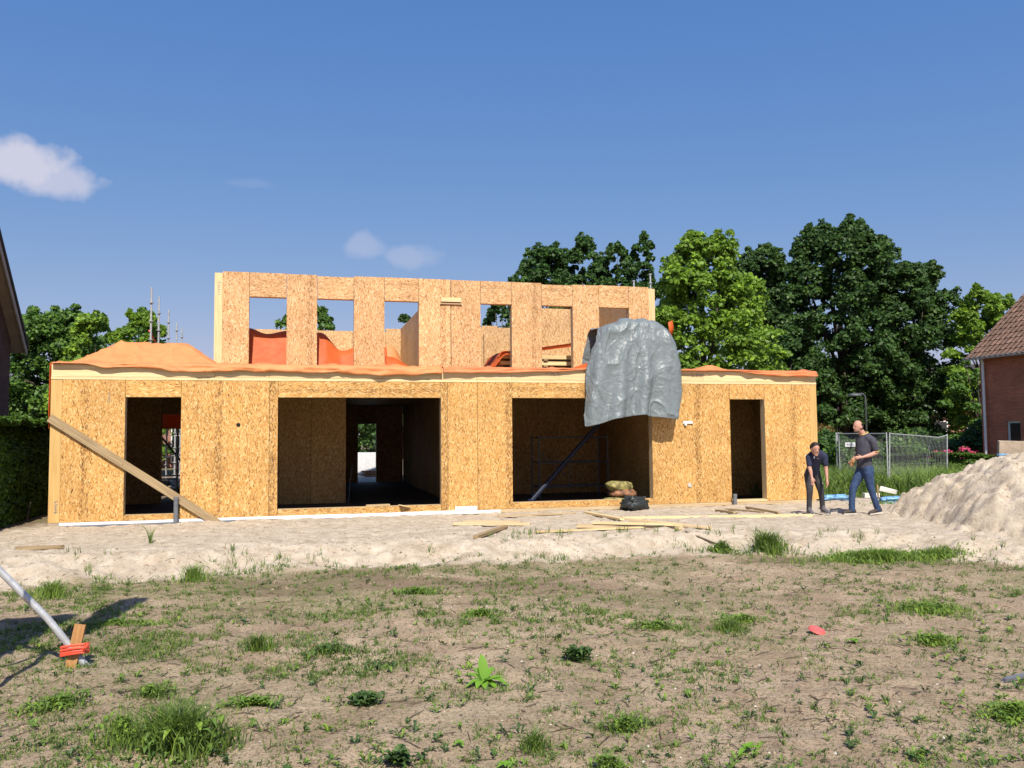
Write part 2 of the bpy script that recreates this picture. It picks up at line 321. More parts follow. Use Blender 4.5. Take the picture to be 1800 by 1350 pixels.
class MB:
    def __init__(s): s.v = []; s.f = []; s.m = []
    def add(s, v, f, m=0):
        b = len(s.v); s.v += [tuple(p) for p in v]; s.f += [tuple(i+b for i in q) for q in f]; s.m += ([m]*len(f) if isinstance(m, int) else list(m)); return s
    def box(s, x0, x1, y0, y1, z0, z1, m=0, jit=0):
        P = [(x, y, z) for z in (z0, z1) for y in (y0, y1) for x in (x0, x1)]
        if jit: P = [tuple(c+random.uniform(-jit, jit) for c in p) for p in P]
        F = [(0, 2, 3, 1), (4, 5, 7, 6), (0, 1, 5, 4), (2, 6, 7, 3), (0, 4, 6, 2), (1, 3, 7, 5)]
        return s.add(P, F, m)
    def beam(s, a, b, wd, th, m=0, up=(0, 0, 1)):
        a = Vector(a); b = Vector(b); d = (b-a).normalized(); sd_ = d.cross(Vector(up)).normalized(); u_ = sd_.cross(d)
        P = [tuple(q+sd_*(i*wd/2)+u_*(j*th/2)) for q in (a, b) for j in (-1, 1) for i in (-1, 1)]
        return s.add(P, [(0, 1, 3, 2), (4, 6, 7, 5), (0, 4, 5, 1), (2, 3, 7, 6), (0, 2, 6, 4), (1, 5, 7, 3)], m)
    def tube(s, pts, rad, n=8, m=0, cap=True):
        pts = [Vector(p) for p in pts]; rad = rad if isinstance(rad, (list, tuple)) else [rad]*len(pts); rings = []; u_ = None
        for i, p in enumerate(pts):
            d = (pts[min(i+1, len(pts)-1)]-pts[max(i-1, 0)]).normalized()
            if u_ is None: u_ = d.orthogonal().normalized()
            u_ = (u_-d*u_.dot(d)).normalized(); v_ = d.cross(u_)
            rings.append([tuple(p+(u_*math.cos(2*math.pi*k/n)+v_*math.sin(2*math.pi*k/n))*rad[i]) for k in range(n)])
        F = []
        for i in range(len(pts)-1):
            for k in range(n): F.append((i*n+k, i*n+(k+1) % n, (i+1)*n+(k+1) % n, (i+1)*n+k))
        if cap: F.append(tuple(reversed(range(n)))); F.append(tuple((len(pts)-1)*n+k for k in range(n)))
        return s.add([p for r_ in rings for p in r_], F, m)
    def build(s, name, mats, parent=None, loc=(0, 0, 0), rot=(0, 0, 0), smooth=False):
        return link(name, mesh_np(name, s.v, s.f, mats, smooth, s.m), parent, loc, rot)
# ------------------------------------------------------------------ terrain
FOOT = np.array([(-60, 8.), (-16, 9.2), (-9, 10.2), (-6.63, 10.93), (-5.5, 11.65), (-4.1, 12.05), (-1.74, 12.7), (0.88, 13.35), (3.7, 13.9), (5, 13.3), (6.3, 13.0), (7.55, 12.3), (9, 11.2), (12, 9.6), (18, 9.5), (60, 9)])
def footy(x): return np.interp(x, FOOT[:, 0], FOOT[:, 1])
HA = np.array([-9.0153, 16.3211]); HANG = 0.2483
EU = np.array([math.cos(HANG), math.sin(HANG)]); EV = np.array([-math.sin(HANG), math.cos(HANG)])
def W(u, v, z=0.0): p = HA+EU*u+EV*v; return (float(p[0]), float(p[1]), z)
def terr(x, y):
    x = np.asarray(x, float); y = np.asarray(y, float)
    wob = (fbm(x*.9, x*.2+3, 5, 3)-.5)*.7
    d = y-footy(x)-wob
    rise = sm(0.0, 1.35, d)
    z = -.25+.25*rise
    near = sm(60, 30, np.hypot(x, y-8))
    z += (fbm(x*.8, y*.8, 1, 3)-.5)*.05*near
    lawn = (1-rise)*near
    z += lawn*((fbm(x*3.1, y*3.1, 2, 4)-.5)*.07+(fbm(x*11, y*11, 3, 3)-.5)*.035)
    bank = np.exp(-((d-.65)/.7)**2)*near
    z += bank*((fbm(x*1.7, y*2.4, 4, 5, .65)-.5)*.36-np.abs(fbm(x*5, y*5, 14, 3)-.5)*.14)
    z += rise*near*((fbm(x*2.3, y*2.3, 6, 4)-.5)*.06+np.abs(fbm(x*6, y*6, 8, 3)-.5)*.10)
    z -= rise*near*.045*(vn(x*3.3, y*3.3, 21) > .83)*sm(.83, .93, vn(x*3.3, y*3.3, 21))
    # house footprint is level and a little lower
    u = (x-HA[0])*EU[0]+(y-HA[1])*EU[1]; v = (x-HA[0])*EV[0]+(y-HA[1])*EV[1]
    ins = sm(-.25, 0.15, u)*sm(17.25, 16.85, u)*sm(-.12, .15, v)*sm(15, 14, v)
    z = z*(1-ins)+(-.12)*ins
    rear = sm(20.5, 24, y)*sm(6.5, 8.5, x); z = z*(1-rear)+(-.12+.05*(fbm(x*.5, y*.5, 9)-.5))*rear
    return z, d, rise
def gz(x, y): return float(terr(np.array([x]), np.array([y]))[0][0])
def axis(parts):
    o = []
    for a, b, n in parts: o += list(np.linspace(a, b, n, endpoint=False))
    return np.array(o+[parts[-1][1]])
gx = axis([(-600, -60, 12), (-60, -18, 30), (-18, -11, 70), (-11, 10.5, 340), (10.5, 20, 70), (20, 60, 30), (60, 600, 12)])
gy = axis([(-60, 3, 20), (3, 9, 140), (9, 17, 150), (17, 22, 50), (22, 40, 40), (40, 900, 20)])
GX, GY = np.meshgrid(gx, gy); GZ, GD, GR = terr(GX, GY)
nx, ny = len(gx), len(gy)
ii = np.arange(nx*ny).reshape(ny, nx)
F = np.stack([ii[:-1, :-1], ii[:-1, 1:], ii[1:, 1:], ii[1:, :-1]], -1).reshape(-1, 4)
edge = (fbm(GX*2.5, GY*2.5, 31, 4)-.5)*.55
sand = sm(-.12, .22, GD+edge)
back = sm(21, 23, GY)*sm(7.2, 8.6, GX); sand = sand*(1-back)
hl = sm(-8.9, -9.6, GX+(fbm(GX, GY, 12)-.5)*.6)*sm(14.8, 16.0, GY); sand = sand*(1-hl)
sand *= sm(45, 35, GY)
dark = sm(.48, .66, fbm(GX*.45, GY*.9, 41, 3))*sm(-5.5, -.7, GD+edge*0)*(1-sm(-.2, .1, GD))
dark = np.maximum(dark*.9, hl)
gr = np.clip(sm(.42, .66, fbm(GX*.55, GY*.8, 51, 4))*(.25+.75*sm(-7.5, -1.5, GD)), 0, 1)*(1-sand); gr = np.maximum(gr, back)
gr = np.maximum(gr, sm(30, 45, GY))
mG, t, b, nn, lk = newmat('sandy_ground')
def ga(n_): a = nn('ShaderNodeAttribute'); a.attribute_name = n_; return a.outputs['Fac']
tcx = nn('ShaderNodeTexCoord')
def gn(s, d=6, r=.6, dist=0): n = nn('ShaderNodeTexNoise'); n.inputs['Scale'].default_value = s; n.inputs['Detail'].default_value = d; n.inputs['Roughness'].default_value = r; n.inputs['Distortion'].default_value = dist; lk(tcx.outputs['Object'], n.inputs['Vector']); return n.outputs[0]
def gmix(f, a, b_, bt='MIX'):
    x = nn('ShaderNodeMix'); x.data_type = 'RGBA'; x.blend_type = bt
    for i, q in ((0, f), (6, a), (7, b_)):
        if hasattr(q, 'links'): lk(q, x.inputs[i])
        else: x.inputs[i].default_value = q if i == 0 else (*q, 1)
    return x.outputs[2]
def gmath(op, a, b_):
    x = nn('ShaderNodeMath'); x.operation = op
    for i, q in enumerate((a, b_)):
        if hasattr(q, 'links'): lk(q, x.inputs[i])
        else: x.inputs[i].default_value = q
    return x.outputs[0]
sandc = ramp(t, gn(3.5, 8, .65), [(.28, (.37, .295, .21)), (.5, (.53, .44, .33)), (.72, (.64, .555, .44))])
sandc = gmix(ramp(t, gn(16, 5, .6, 1.0), [(.34, (1, 1, 1)), (.43, (0, 0, 0))]), sandc, (.30, .225, .15))
soil = ramp(t, gn(2.2, 8, .7), [(.28, (.28, .20, .13)), (.5, (.42, .315, .21)), (.75, (.54, .425, .295))])
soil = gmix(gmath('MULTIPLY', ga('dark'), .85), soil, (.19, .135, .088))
fine = gn(38, 4, .7, .8)
soil = gmix(ramp(t, fine, [(.38, (.9, .9, .9)), (.49, (0, 0, 0))]), soil, (.15, .105, .065))
litter = gmath('MULTIPLY', ga('green'), ramp(t, gn(26, 6, .75, .5), [(.42, (0, 0, 0)), (.56, (1, 1, 1))]))
soil = gmix(gmath('MULTIPLY', litter, .75), soil, (.15, .165, .06))
vs = nn('ShaderNodeTexVoronoi'); vs.inputs['Scale'].default_value = 13; lk(tcx.outputs['Object'], vs.inputs['Vector'])
pb = ramp(t, vs.outputs['Distance'], [(.045, (1, 1, 1)), (.075, (0, 0, 0))])
soil = gmix(gmath('MULTIPLY', pb, .5), soil, (.48, .42, .34))
col = gmix(ga('sand'), soil, sandc)
lk(col, b.inputs['Base Color']); b.inputs['Roughness'].default_value = .95; b.inputs['Specular IOR Level'].default_value = .15
bp = nn('ShaderNodeBump'); bp.inputs['Strength'].default_value = .9; bp.inputs['Distance'].default_value = .03
lk(gmath('ADD', gn(22, 8, .7), gmath('MULTIPLY', fine, .5)), bp.inputs['Height']); lk(bp.outputs[0], b.inputs['Normal'])
M['ground'] = mG
g_me = mesh_np('ground', np.stack([GX, GY, GZ], -1).reshape(-1, 3), F, mG, True, None, {'sand': sand.ravel(), 'dark': dark.ravel(), 'green': gr.ravel()})
tag(link('ground', g_me), kind='structure')

# sand heap on the right
def heap_h(x, y):
    r = np.hypot((x-12.75)/1.0, (y-15.4)/1.12); r = r+(fbm(x*.7, y*.7, 61, 3)-.5)*.9
    d_ = 5.05-r; h = np.where(d_ > 0, .68*(1-np.exp(-np.maximum(d_, 0)/.95))+.22*d_, d_*.5)
    h = np.where(h < 0, h, h)+(fbm(x*2.2, y*2.2, 62, 5, .6)-.5)*.34+(fbm(x*8, y*8, 64, 3)-.5)*.13
    h += np.abs(vn(x*4.6, y*4.6, 66)-.5)*.22+(fbm(x*3.4, y*3.4, 68, 4, .6)-.5)*.16
    h = np.minimum(h, 2.35+(fbm(x, y, 63)-.5)*.3)
    return h
hx = np.linspace(5.8, 19, 250); hy = np.linspace(8.8, 22.5, 230); HX, HY = np.meshgrid(hx, hy)
HT = terr(HX, HY)[0]; HH = heap_h(HX, HY); HZ = np.where(HH > 0, np.maximum(HT+HH*1, HT-.06), HT-.08)
HZ = HT+np.clip(HH, -.15, None)
ii = np.arange(250*230).reshape(230, 250); Fh = np.stack([ii[:-1, :-1], ii[:-1, 1:], ii[1:, 1:], ii[1:, :-1]], -1).reshape(-1, 4)
keep = (HH.ravel()[Fh].max(1) > -.12)
one = np.ones(HX.size)
hm = mesh_np('sand_heap', np.stack([HX, HY, HZ], -1).reshape(-1, 3), Fh[keep], mG, True, None, {'sand': one, 'dark': one*0, 'green': one*0})
tag(link('sand_heap', hm), 'tall pale heap of excavated sand beside the right brick house', 'sand heap')
def gz2(x, y):
    g = gz(x, y); h = float(heap_h(np.array([x]), np.array([y]))[0])
    return g+max(0, h) if 6 < x < 19 and 9 < y < 22.4 else g

# ------------------------------------------------------------------ timber house
house = empty('timber_frame_house', (HA[0], HA[1], 0), HANG, 'unfinished two storey timber house of raw OSB wall panels with empty window openings', 'house')
def panel(u0, u1, v0, v1, z0, z1, horiz=False, mat='osb', name='wall_panel', band=None, bandz=None, g=.004, side='palewood', label=None):
    dx, dy, dz = u1-u0-2*g, v1-v0, z1-z0
    m = MB().box(0, dx, 0, dy, 0, dz, [1, 1, 0, 0, 1, 1])
    if v1-v0 > u1-u0 and v1-v0 > .25: m.m = [1, 1, 1, 1, 0, 0]
    o = m.build(name, [M[mat], M[side]], house, (u0+g, v0, z0))
    o['rot'] = 1.5708 if horiz else 0.0
    o['band'] = band if band is not None else -9.0; o['bandz'] = bandz if bandz is not None else -9.0
    if label: o['label'] = label
    return o
def timber(u0, u1, v0, v1, z0, z1, horiz=True, name='timber_beam', mat='timber', rot=None):
    o = MB().box(0, u1-u0, 0, v1-v0, 0, z1-z0).build(name, M[mat], house, (u0, v0, z0)); o['rot'] = 1.5708 if horiz else 0.0
    return o
T = .2; HD = 2.868; SI = .08
# ground floor front
timber(0, .2, .004, T, SI, HD, False, 'corner_post', 'timber2')
panel(.2, 1.35, 0, T, SI, HD, band=.42)
panel(1.35, 2.39, 0, T, 2.53, HD, True, name='lintel_panel'); panel(1.35, 2.39, 0, T, SI, .185, True, name='sill_panel')
panel(2.39, 4.11, 0, T, SI, HD, band=.72); panel(4.11, 4.28, 0, T, SI, HD, band=.05)
panel(4.28, 7.70, 0, T, 2.53, HD, True, name='lintel_panel', bandz=.14); panel(4.28, 7.70, 0, T, SI, .21, True, name='sill_panel')
panel(7.70, 7.85, 0, T, SI, HD, band=.08); panel(7.85, 8.51, 0, T, SI, HD); panel(8.51, 9.30, 0, T, SI, HD, band=.70)
panel(9.30, 12.64, 0, T, 2.53, HD, True, name='lintel_panel', bandz=.2); panel(9.30, 12.64, 0, T, SI, .21, True, name='sill_panel')
panel(12.64, 14.65, 0, T, SI, HD, band=1.15); panel(14.65, 15.57, 0, T, 2.51, HD, False, name='lintel_panel')
timber(14.65, 15.57, -.02, T, SI-.02, .12, True, 'door_sill')
panel(15.57, 16.82, 0, T, SI, HD, band=.78)
timber(16.82, 17.0, .004, T, SI, HD, False, 'corner_post', 'timber2')
for a, b_ in ((0, 8.5), (8.505, 17.0)): timber(a, b_, -.006, T, 2.872, 2.925, True, 'top_plate')
js = [0, 3.02, 4.1, 7.7, 8.5, 9.3, 10.4, 12.1, 13.98, 17.0]
for k, (a, b_) in enumerate(zip(js[:-1], js[1:])): timber(a+.002, b_-.002, .0 if k % 2 else .003, .12, 2.93, 3.17, True, 'rim_board')
# printed stamps on the boards
def marks(u, z, n, vert=False, v=-.003, sz=.045):
    m = MB()
    for k in range(n):
        if random.random() < .15: continue
        a = k*sz*1.15
        for q in range(3):
            du, dz = random.uniform(0, sz*.5), random.uniform(0, sz*.8); lw, lh = random.choice(((.008, sz*.8), (sz*.6, .009), (.02, .014)))
            if vert: m.box(u+dz, u+dz+lh, v, v+.002, z-a-du-lw, z-a-du)
            else: m.box(u+a+du, u+a+du+lw, v, v+.002, z+dz, z+dz+lh)
    if m.v: m.build('printed_stamp', M['ink'], house)['kind'] = 'stuff'
marks(13.68, 3.06, 6); marks(16.6, 3.10, 7); marks(7.9, 3.09, 8); marks(8.95, 3.06, 5); marks(10.1, 3.05, 6); marks(.1, .55, 6, True)
# near-black disc painting the shade inside a hole, round cap, label plate
MB().tube([(3.5, -.004, 1.96), (3.5, .01, 1.96)], .042, 14, 0).build('cable_hole_disc', M['hole'], house)
MB().tube([(13.56, -.02, .5), (13.56, .01, .5)], .055, 14, 0).build('round_cap', M['stone'], house)
MB().tube([(1.05, -.004, 2.5), (1.05, .01, 2.5)], .025, 8, 0).add([(1.03, -.003, 2.42), (1.07, -.003, 2.42), (1.065, -.003, 2.62), (1.04, -.003, 2.62)], [(0, 1, 2, 3)]).build('dark_knot', M['oldwood'], house)
mb = MB(); mb.box(13.42, 13.66, -.03, -.003, 1.93, 1.99, jit=.004); mb.box(13.44, 13.50, -.05, -.028, 1.89, 1.97, jit=.006); mb.build('taped_label', M['white'], house)
# sill membrane strip along the foot of the wall
def strip(u0, u1, zt, zb, v, mat, name, amp=.015):
    n = int((u1-u0)/.08)+2; us = np.linspace(u0, u1, n); V = []; Fq = []
    for i, u in enumerate(us):
        a = (vn(np.array([u*1.7]), np.array([v*3]), 5)[0]-.5)*2*amp; b_ = (vn(np.array([u*4.0]), np.array([2.0]), 9)[0]-.5)*amp
        V += [(u, 0.0, zt+a*.3), (u, v, zt+a*.5), (u, v-.01+b_, zb+a), (u, .05, zb-.02)]
    for i in range(n-1):
        for k in range(3): Fq.append((i*4+k, i*4+k+1, i*4+k+5, i*4+k+4))
    MB().add(V, Fq).build(name, M[mat], house)
strip(.2, 8.5, .078, .0, -.03, 'white', 'white_membrane'); strip(.2, 4.3, .03, -.07, -.05, 'pvc', 'grey_membrane', .02)
timber(8.5, 16.9, -.02, .1, .0, .075, True, 'base_timber', 'palewood')
mb = MB(); mb.box(8.0, 8.48, -.05, -.035, .03, .16, jit=.01); mb.box(7.7, 9.0, -.09, -.05, .0, .07, jit=.008); mb.build('foam_strip', M['foam'], house)
MB().box(0.02, .19, -.03, .15, -.04, .075).build('corner_block', M['concrete'], house)
# floor slab, ceiling, other ground floor walls
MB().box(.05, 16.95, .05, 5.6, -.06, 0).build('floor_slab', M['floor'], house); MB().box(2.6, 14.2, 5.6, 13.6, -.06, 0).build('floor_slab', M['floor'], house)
MB().box(.2, 16.8, .2, 5.6, 2.80, 2.92).box(2.75, 14.1, 5.602, 13.4, 2.80, 2.92).build('ceiling_deck', M['osb'], house)
MB().box(.01, 16.99, .121, 3.0, 3.10, 3.168).build('roof_deck', M['osb'], house)
MB().box(2.7, 14.14, 3.002, 13.6, 2.93, 3.20).build('upper_floor', M['osb'], house)
MB().box(.01, 2.69, 3.01, 5.6, 3.10, 3.168).build('roof_deck', M['osb'], house); MB().box(14.15, 16.99, 3.01, 5.6, 3.10, 3.168).build('roof_deck', M['osb'], house)
for k in range(5): panel(0.0, .2, .2+k*1.08, .2+(k+1)*1.08-.004, SI, HD); panel(16.8, 17.0, .2+k*1.08, .2+(k+1)*1.08-.004, SI, HD)
timber(0.003, .15, .2, 5.6, 2.93, 3.17, True, 'rim_board'); timber(16.85, 16.997, .2, 5.6, 2.93, 3.17, True, 'rim_board')
# left room: rear wall with a door opening
panel(.2, 1.22, 5.4, 5.6, .0, HD); panel(1.22, 2.75, 5.4, 5.6, 2.32, HD, True)
panel(2.75, 2.95, 3.0, 5.4, .0, HD)
panel(2.95, 4.2, 4.0, 4.12, .0, 2.8); panel(4.2, 5.0, 4.0, 4.12, .0, 2.8); panel(5.0, 5.88, 4.0, 4.12, .0, 2.8)
panel(5.76, 5.88, 4.12, 13.3, .0, 2.8); panel(8.45, 8.57, .2, 13.3, 0, 2.8); panel(2.7, 2.9, 5.6, 13.4, 0, HD)
panel(5.8, 6.8, 13.3, 13.5, 0, HD); panel(6.8, 7.46, 13.3, 13.5, 2.15, HD, True); panel(7.46, 8.45, 13.3, 13.5, 0, HD); panel(2.9, 5.7, 13.3, 13.5, 0, HD); panel(8.57, 14.1, 13.3, 13.5, 0, HD)
panel(8.57, 10.4, 5.4, 5.52, 0, 2.8); panel(10.4, 12.0, 5.4, 5.52, 0, 2.8); panel(12.0, 13.3, 5.4, 5.52, 0, 2.8); panel(13.3, 13.42, .2, 5.4, 0, 2.8)
panel(13.42, 15.0, 2.6, 2.72, 0, 2.8); panel(15.0, 16.8, 2.6, 2.72, 0, 2.8); panel(13.9, 14.1, 5.6, 13.3, 0, HD)
# upper storey front
UZ = 3.205; UT = 5.70; S0 = 3.0; S1 = 3.2
timber(2.715, 2.9, 3.02, S1, UZ, 5.655, False, 'corner_post'); timber(13.935, 14.12, 3.02, S1, UZ, 5.66, False, 'corner_post')
up = [(2.9, 3.515, 0), (3.515, 4.39, 1), (4.39, 5.12, 0), (5.12, 6.01, 1), (6.01, 6.77, 0), (6.77, 7.635, 1), (7.635, 8.455, 0), (8.465, 9.24, 0), (9.24, 10.065, 1), (10.065, 10.885, 0), (10.885, 11.745, 1), (11.745, 12.49, 0), (12.49, 13.345, 1), (13.345, 13.93, 0)]
for k, (a, b_, L_) in enumerate(up):
    if L_: panel(a+.001, b_-.001, S0, S1, 5.11, UT-(.035 if k in (3, 10) else 0), True, 'osb2', 'lintel_panel', bandz=.43 if k > 4 else None)
    else: panel(a, b_, S0, S1, UZ, UT-.004*(k % 3), False, 'osb2', band=(b_-a)*.75 if k in (2, 6, 9) else None)
marks(2.79, 5.45, 6, True, 3.017, .05)
timber(8.2, 8.72, 2.93, 2.997, 5.12, 5.23, True, 'wall_cleat'); timber(8.18, 8.74, 2.96, 2.998, 5.06, 5.10, True, 'wall_cleat', 'palewood')
# upper storey side, partition and rear walls
for k in range(8):
    a = 3.2+k*1.28; panel(2.7, 2.9, a, a+1.276, UZ, UT, mat='osb2'); panel(8.36, 8.46, a+(.3 if k == 0 else 0), a+1.276, UZ, UT, mat='osb2')
    panel(13.93, 14.13, a, a+1.276, UZ, UT, mat='osb2')
for k in range(9):
    a = 2.9+k*1.227; zt = UT-.12 if k < 4 else UT
    if k == 7: panel(a, a+1.225, 13.24, 13.44, UZ, 4.9, mat='osb2'); panel(a, a+.6, 13.24, 13.44, 4.904, 5.9, mat='osb2')
    else: panel(a, a+1.225, 13.24, 13.44, UZ, zt, mat='osb2')
panel(12.05, 13.9, 7.0, 7.12, UZ, 5.66, mat='osb2'); panel(11.0, 12.05, 7.0, 7.12, UZ, 4.8, mat='osb2'); panel(10.2, 11.0, 7.0, 7.12, UZ, 4.8, mat='osb2')
panel(9.9, 10.5, 9.0, 9.12, UZ, 4.9, mat='osb2'); panel(10.5, 11.6, 9.0, 9.12, UZ, 5.28, mat='osb2')

# raking board on the front wall
mb = MB(); mb.beam((.04, -.045, 2.11), (3.13, -.16, .0), .07, .155, up=(0, -1, 0)); 
P0, P1 = Vector((.0, -.04, 2.13)), Vector((3.12, -.13, -.02)); dd = P1-P0; Lb = dd.length
rb = MB().box(-.035, .035, -.02, .0, 0, Lb).box(-.078, .078, -.045, -.02, 0, Lb, 0)
rb = MB().box(-.078, .078, -.022, .022, 0, Lb)
o = rb.build('raking_board', M['oldwood'], None); 
o.matrix_world = Matrix.Translation(Vector(W(0, -.045, 2.12))) @ Matrix.Rotation(HANG, 4, 'Z') @ Matrix.Rotation(math.atan2(3.12, -2.14), 4, 'Y')
tag(o, 'long weathered board leaning diagonally across the left door opening', 'board')
# PVC pipes in the ground
for (u, v, zt, r_, lb) in ((2.34, -.12, .53, .045, 'grey plastic pipe stub standing under the raking board'), (14.66, -.12, .27, .045, 'short grey plastic pipe stub beside the right doorway')):
    p = W(u, v, 0); q = MB().tube([(0, 0, -.3), (0, 0, zt)], r_, 14).tube([(0, 0, zt-.06), (0, 0, zt+.001)], r_*1.12, 14)
    tag(q.build('pvc_pipe', M['pvc'], None, p, smooth=False), lb, 'pipe')
# ------------------------------------------------------------------ orange roof films
def sheet(name, P, mat, parent=None, smooth=True, thick=.004):
    n, m_ = P.shape[:2]; ii = np.arange(n*m_).reshape(n, m_); Fq = np.stack([ii[:-1, :-1], ii[:-1, 1:], ii[1:, 1:], ii[1:, :-1]], -1).reshape(-1, 4)
    o = link(name, mesh_np(name, P.reshape(-1, 3), Fq, mat, smooth), parent)
    if thick: md = o.modifiers.new('thickness', 'SOLIDIFY'); md.thickness = thick
    return o
def H2W(o): o.matrix_world = Matrix.Translation((HA[0], HA[1], 0)) @ Matrix.Rotation(HANG, 4, 'Z'); return o
def mound(u, v):
    a = np.clip((u-.12)/1.1, 0, 1)*np.clip((3.0-u)/1.05, 0, 1); a = np.minimum(np.clip((u-.12)/1.25, 0, 1), np.clip((3.05-u)/1.1, 0, 1))
    b_ = np.minimum(np.clip((v-.5)/1.1, 0, 1), np.clip((2.95-v)/.6, 0, 1))
    h = np.minimum(a, b_); h = np.minimum(h*1.45, 1)
    return .53*h
def front_film(u0, u1, vback, drop, seed, rise=.012, ripple=.02, md=False):
    n = int((u1-u0)/.04)+1; us = np.linspace(u0, u1, n)
    dr = drop(us)
    tv = np.concatenate([np.linspace(vback, .1, 46 if md else 14), [.05, .02, .0, -.012, -.02, -.024, -.027, -.03, -.032]])
    P = np.zeros((len(tv), n, 3))
    for j, v in enumerate(tv):
        k = j-(len(tv)-9)
        rip = (fbm(us*2.2, us*0+v*2.5, seed, 4)-.5)
        if k < 0:
            z = 3.185+rise+np.abs(rip)*ripple*2.2+(mound(us, np.full(n, v)) if md else 0)
            if md: z = z+(fbm(us*3.0+v*2, us*0+v*3.5, seed+3, 4)-.5)*.05*sm(0, .3, mound(us, np.full(n, v)))
            rd = 1-np.abs(2*fbm(us*1.3+v*.8, us*0+v*1.1, seed+21, 3)-1); z = z+((rd**8)*.06+((1-np.abs(2*fbm(us*2.6+v*1.5, us*0+v*2.0, seed+33, 2)-1))**8)*.03)*sm(-.1, .4, v)
            P[j] = np.stack([us, np.full(n, v), z], -1)
        else:
            f = k/8; hang = f*f*dr+f*.004
            rdg = (1-np.abs(2*fbm(us*1.1+f*.5, us*0+f*2.6, seed+19, 3)-1))**4; fold = (fbm(us*.8, us*0+f*4.5+v, seed+9, 5, .6)-.5)*.045*(.2+f)+rdg*.05*(.2+f)+np.sin(us*5+6*vn(us*1.1, us*0, seed))*.004
            P[j] = np.stack([us, v-.012-np.abs(fold)*1.2-.02*f*vn(us*2.4, us*0+f*3, seed+4), 3.19+rise*(1-f)+np.abs(rip)*ripple*2*(1-f)-hang], -1)
    return P
def dA(u): return (.07+.08*vn(u*.8, u*0, 3)+.05*vn(u*3.1, u*0, 4)+.02*np.sin(u*2.1))*sm(.55, 1.25, u)+.004-.05*sm(2.5, 1.2, u)*sm(.9, 1.2, u)
o = H2W(sheet('orange_roof_film', front_film(.02, 7.72, 2.95, dA, 5, md=True), M['orange_pale']))
tag(o, 'pale orange plastic film humped over the roof left of the upper storey', 'plastic film')
def dB(u): return .065+.05*vn(u*.9, u*0, 8)-.07*sm(10.2, 11.1, u)
o = H2W(sheet('orange_roof_film', front_film(7.74, 11.3, 2.95, dB, 15), M['orange_sunlit']))
tag(o, 'bright orange plastic film strip on the roof edge below the middle of the upper storey', 'plastic film')
def dC(u): return .012+.11*sm(14.6, 16.0, u)
PC = front_film(13.3, 16.99, 4.5, dC, 25); ucc = PC[..., 0]
PC[..., 2] += .11*np.exp(-((ucc-14.15)/.28)**2)*(PC[..., 1] > -.05)*sm(1.2, .2, PC[..., 1])
o = H2W(sheet('orange_roof_film', PC, M['orange_sunlit'])); tag(o, 'orange plastic film on the low roof right of the grey tarpaulin', 'plastic film')
# strip hanging down the left end wall
us = np.linspace(3.2, 1.9, 14); vs_ = np.linspace(-.01, 1.2, 12); P = np.zeros((14, 12, 3))
for i, z in enumerate(us):
    for j, v in enumerate(vs_): P[i, j] = (-.02-.02*vn(np.array([z*3]), np.array([v*4]), 2)[0], v, z if i else 3.2)
P[-1, :, 2] += np.linspace(0, .5, 12)
o = H2W(sheet('orange_wall_film', P, M['orange'])); tag(o, 'narrow orange film hanging down the left end wall beside the hedge', 'plastic film')
# film in the upper rooms
def room_film(u0, u1, v0, v1, hf, seed, mat):
    n = int((u1-u0)/.05)+1; m_ = int((v1-v0)/.06)+1; U, V = np.meshgrid(np.linspace(u0, u1, n), np.linspace(v0, v1, m_))
    Z = hf(U, V)+(fbm(U*1.8+V, V*1.8, seed, 4)-.5)*.12
    P = np.stack([U, V+.05*(fbm(U*3, V*3+7, seed+1)-.5), Z], -1)
    return P
def hf1(u, v):
    crest = 4.36+.05*np.cos((u-3.5)*6.9)-.40*sm(5.15, 5.75, u)*(1-.15*sm(6.0, 6.6, u)); crest = crest-.0
    f = sm(3.35, 3.9, v)*(1-.25*sm(5.0, 7.0, v)); return 3.24+(crest-3.24)*f
o = H2W(sheet('orange_room_film', room_film(2.95, 6.9, 3.3, 7, hf1, 41, M['orange']), M['orange'])); tag(o, 'deep orange film sagging behind the two left upper window openings', 'plastic film')
def hf2(u, v): return 3.24+1.12*sm(.1, .9, (v-5.6))*sm(8.05, 7.25, u)*sm(5.6, 6.3, u)
o = H2W(sheet('orange_room_film', room_film(5.4, 8.3, 5.4, 8.4, hf2, 51, M['orange_pale']), M['orange_pale'])); tag(o, 'pale orange film heaped in front of the partition in the third upper opening', 'plastic film')
def hf3(u, v): return 3.24+.42*np.exp(-((u-6.9)/.55)**2)*sm(3.25, 3.6, v)+.12*sm(3.2, 3.6, v)
o = H2W(sheet('orange_room_film', room_film(6.85, 8.3, 3.25, 5.2, hf3, 61, M['orange']), M['orange'])); tag(o, 'low crumple of orange film at the foot of the third upper opening', 'plastic film')
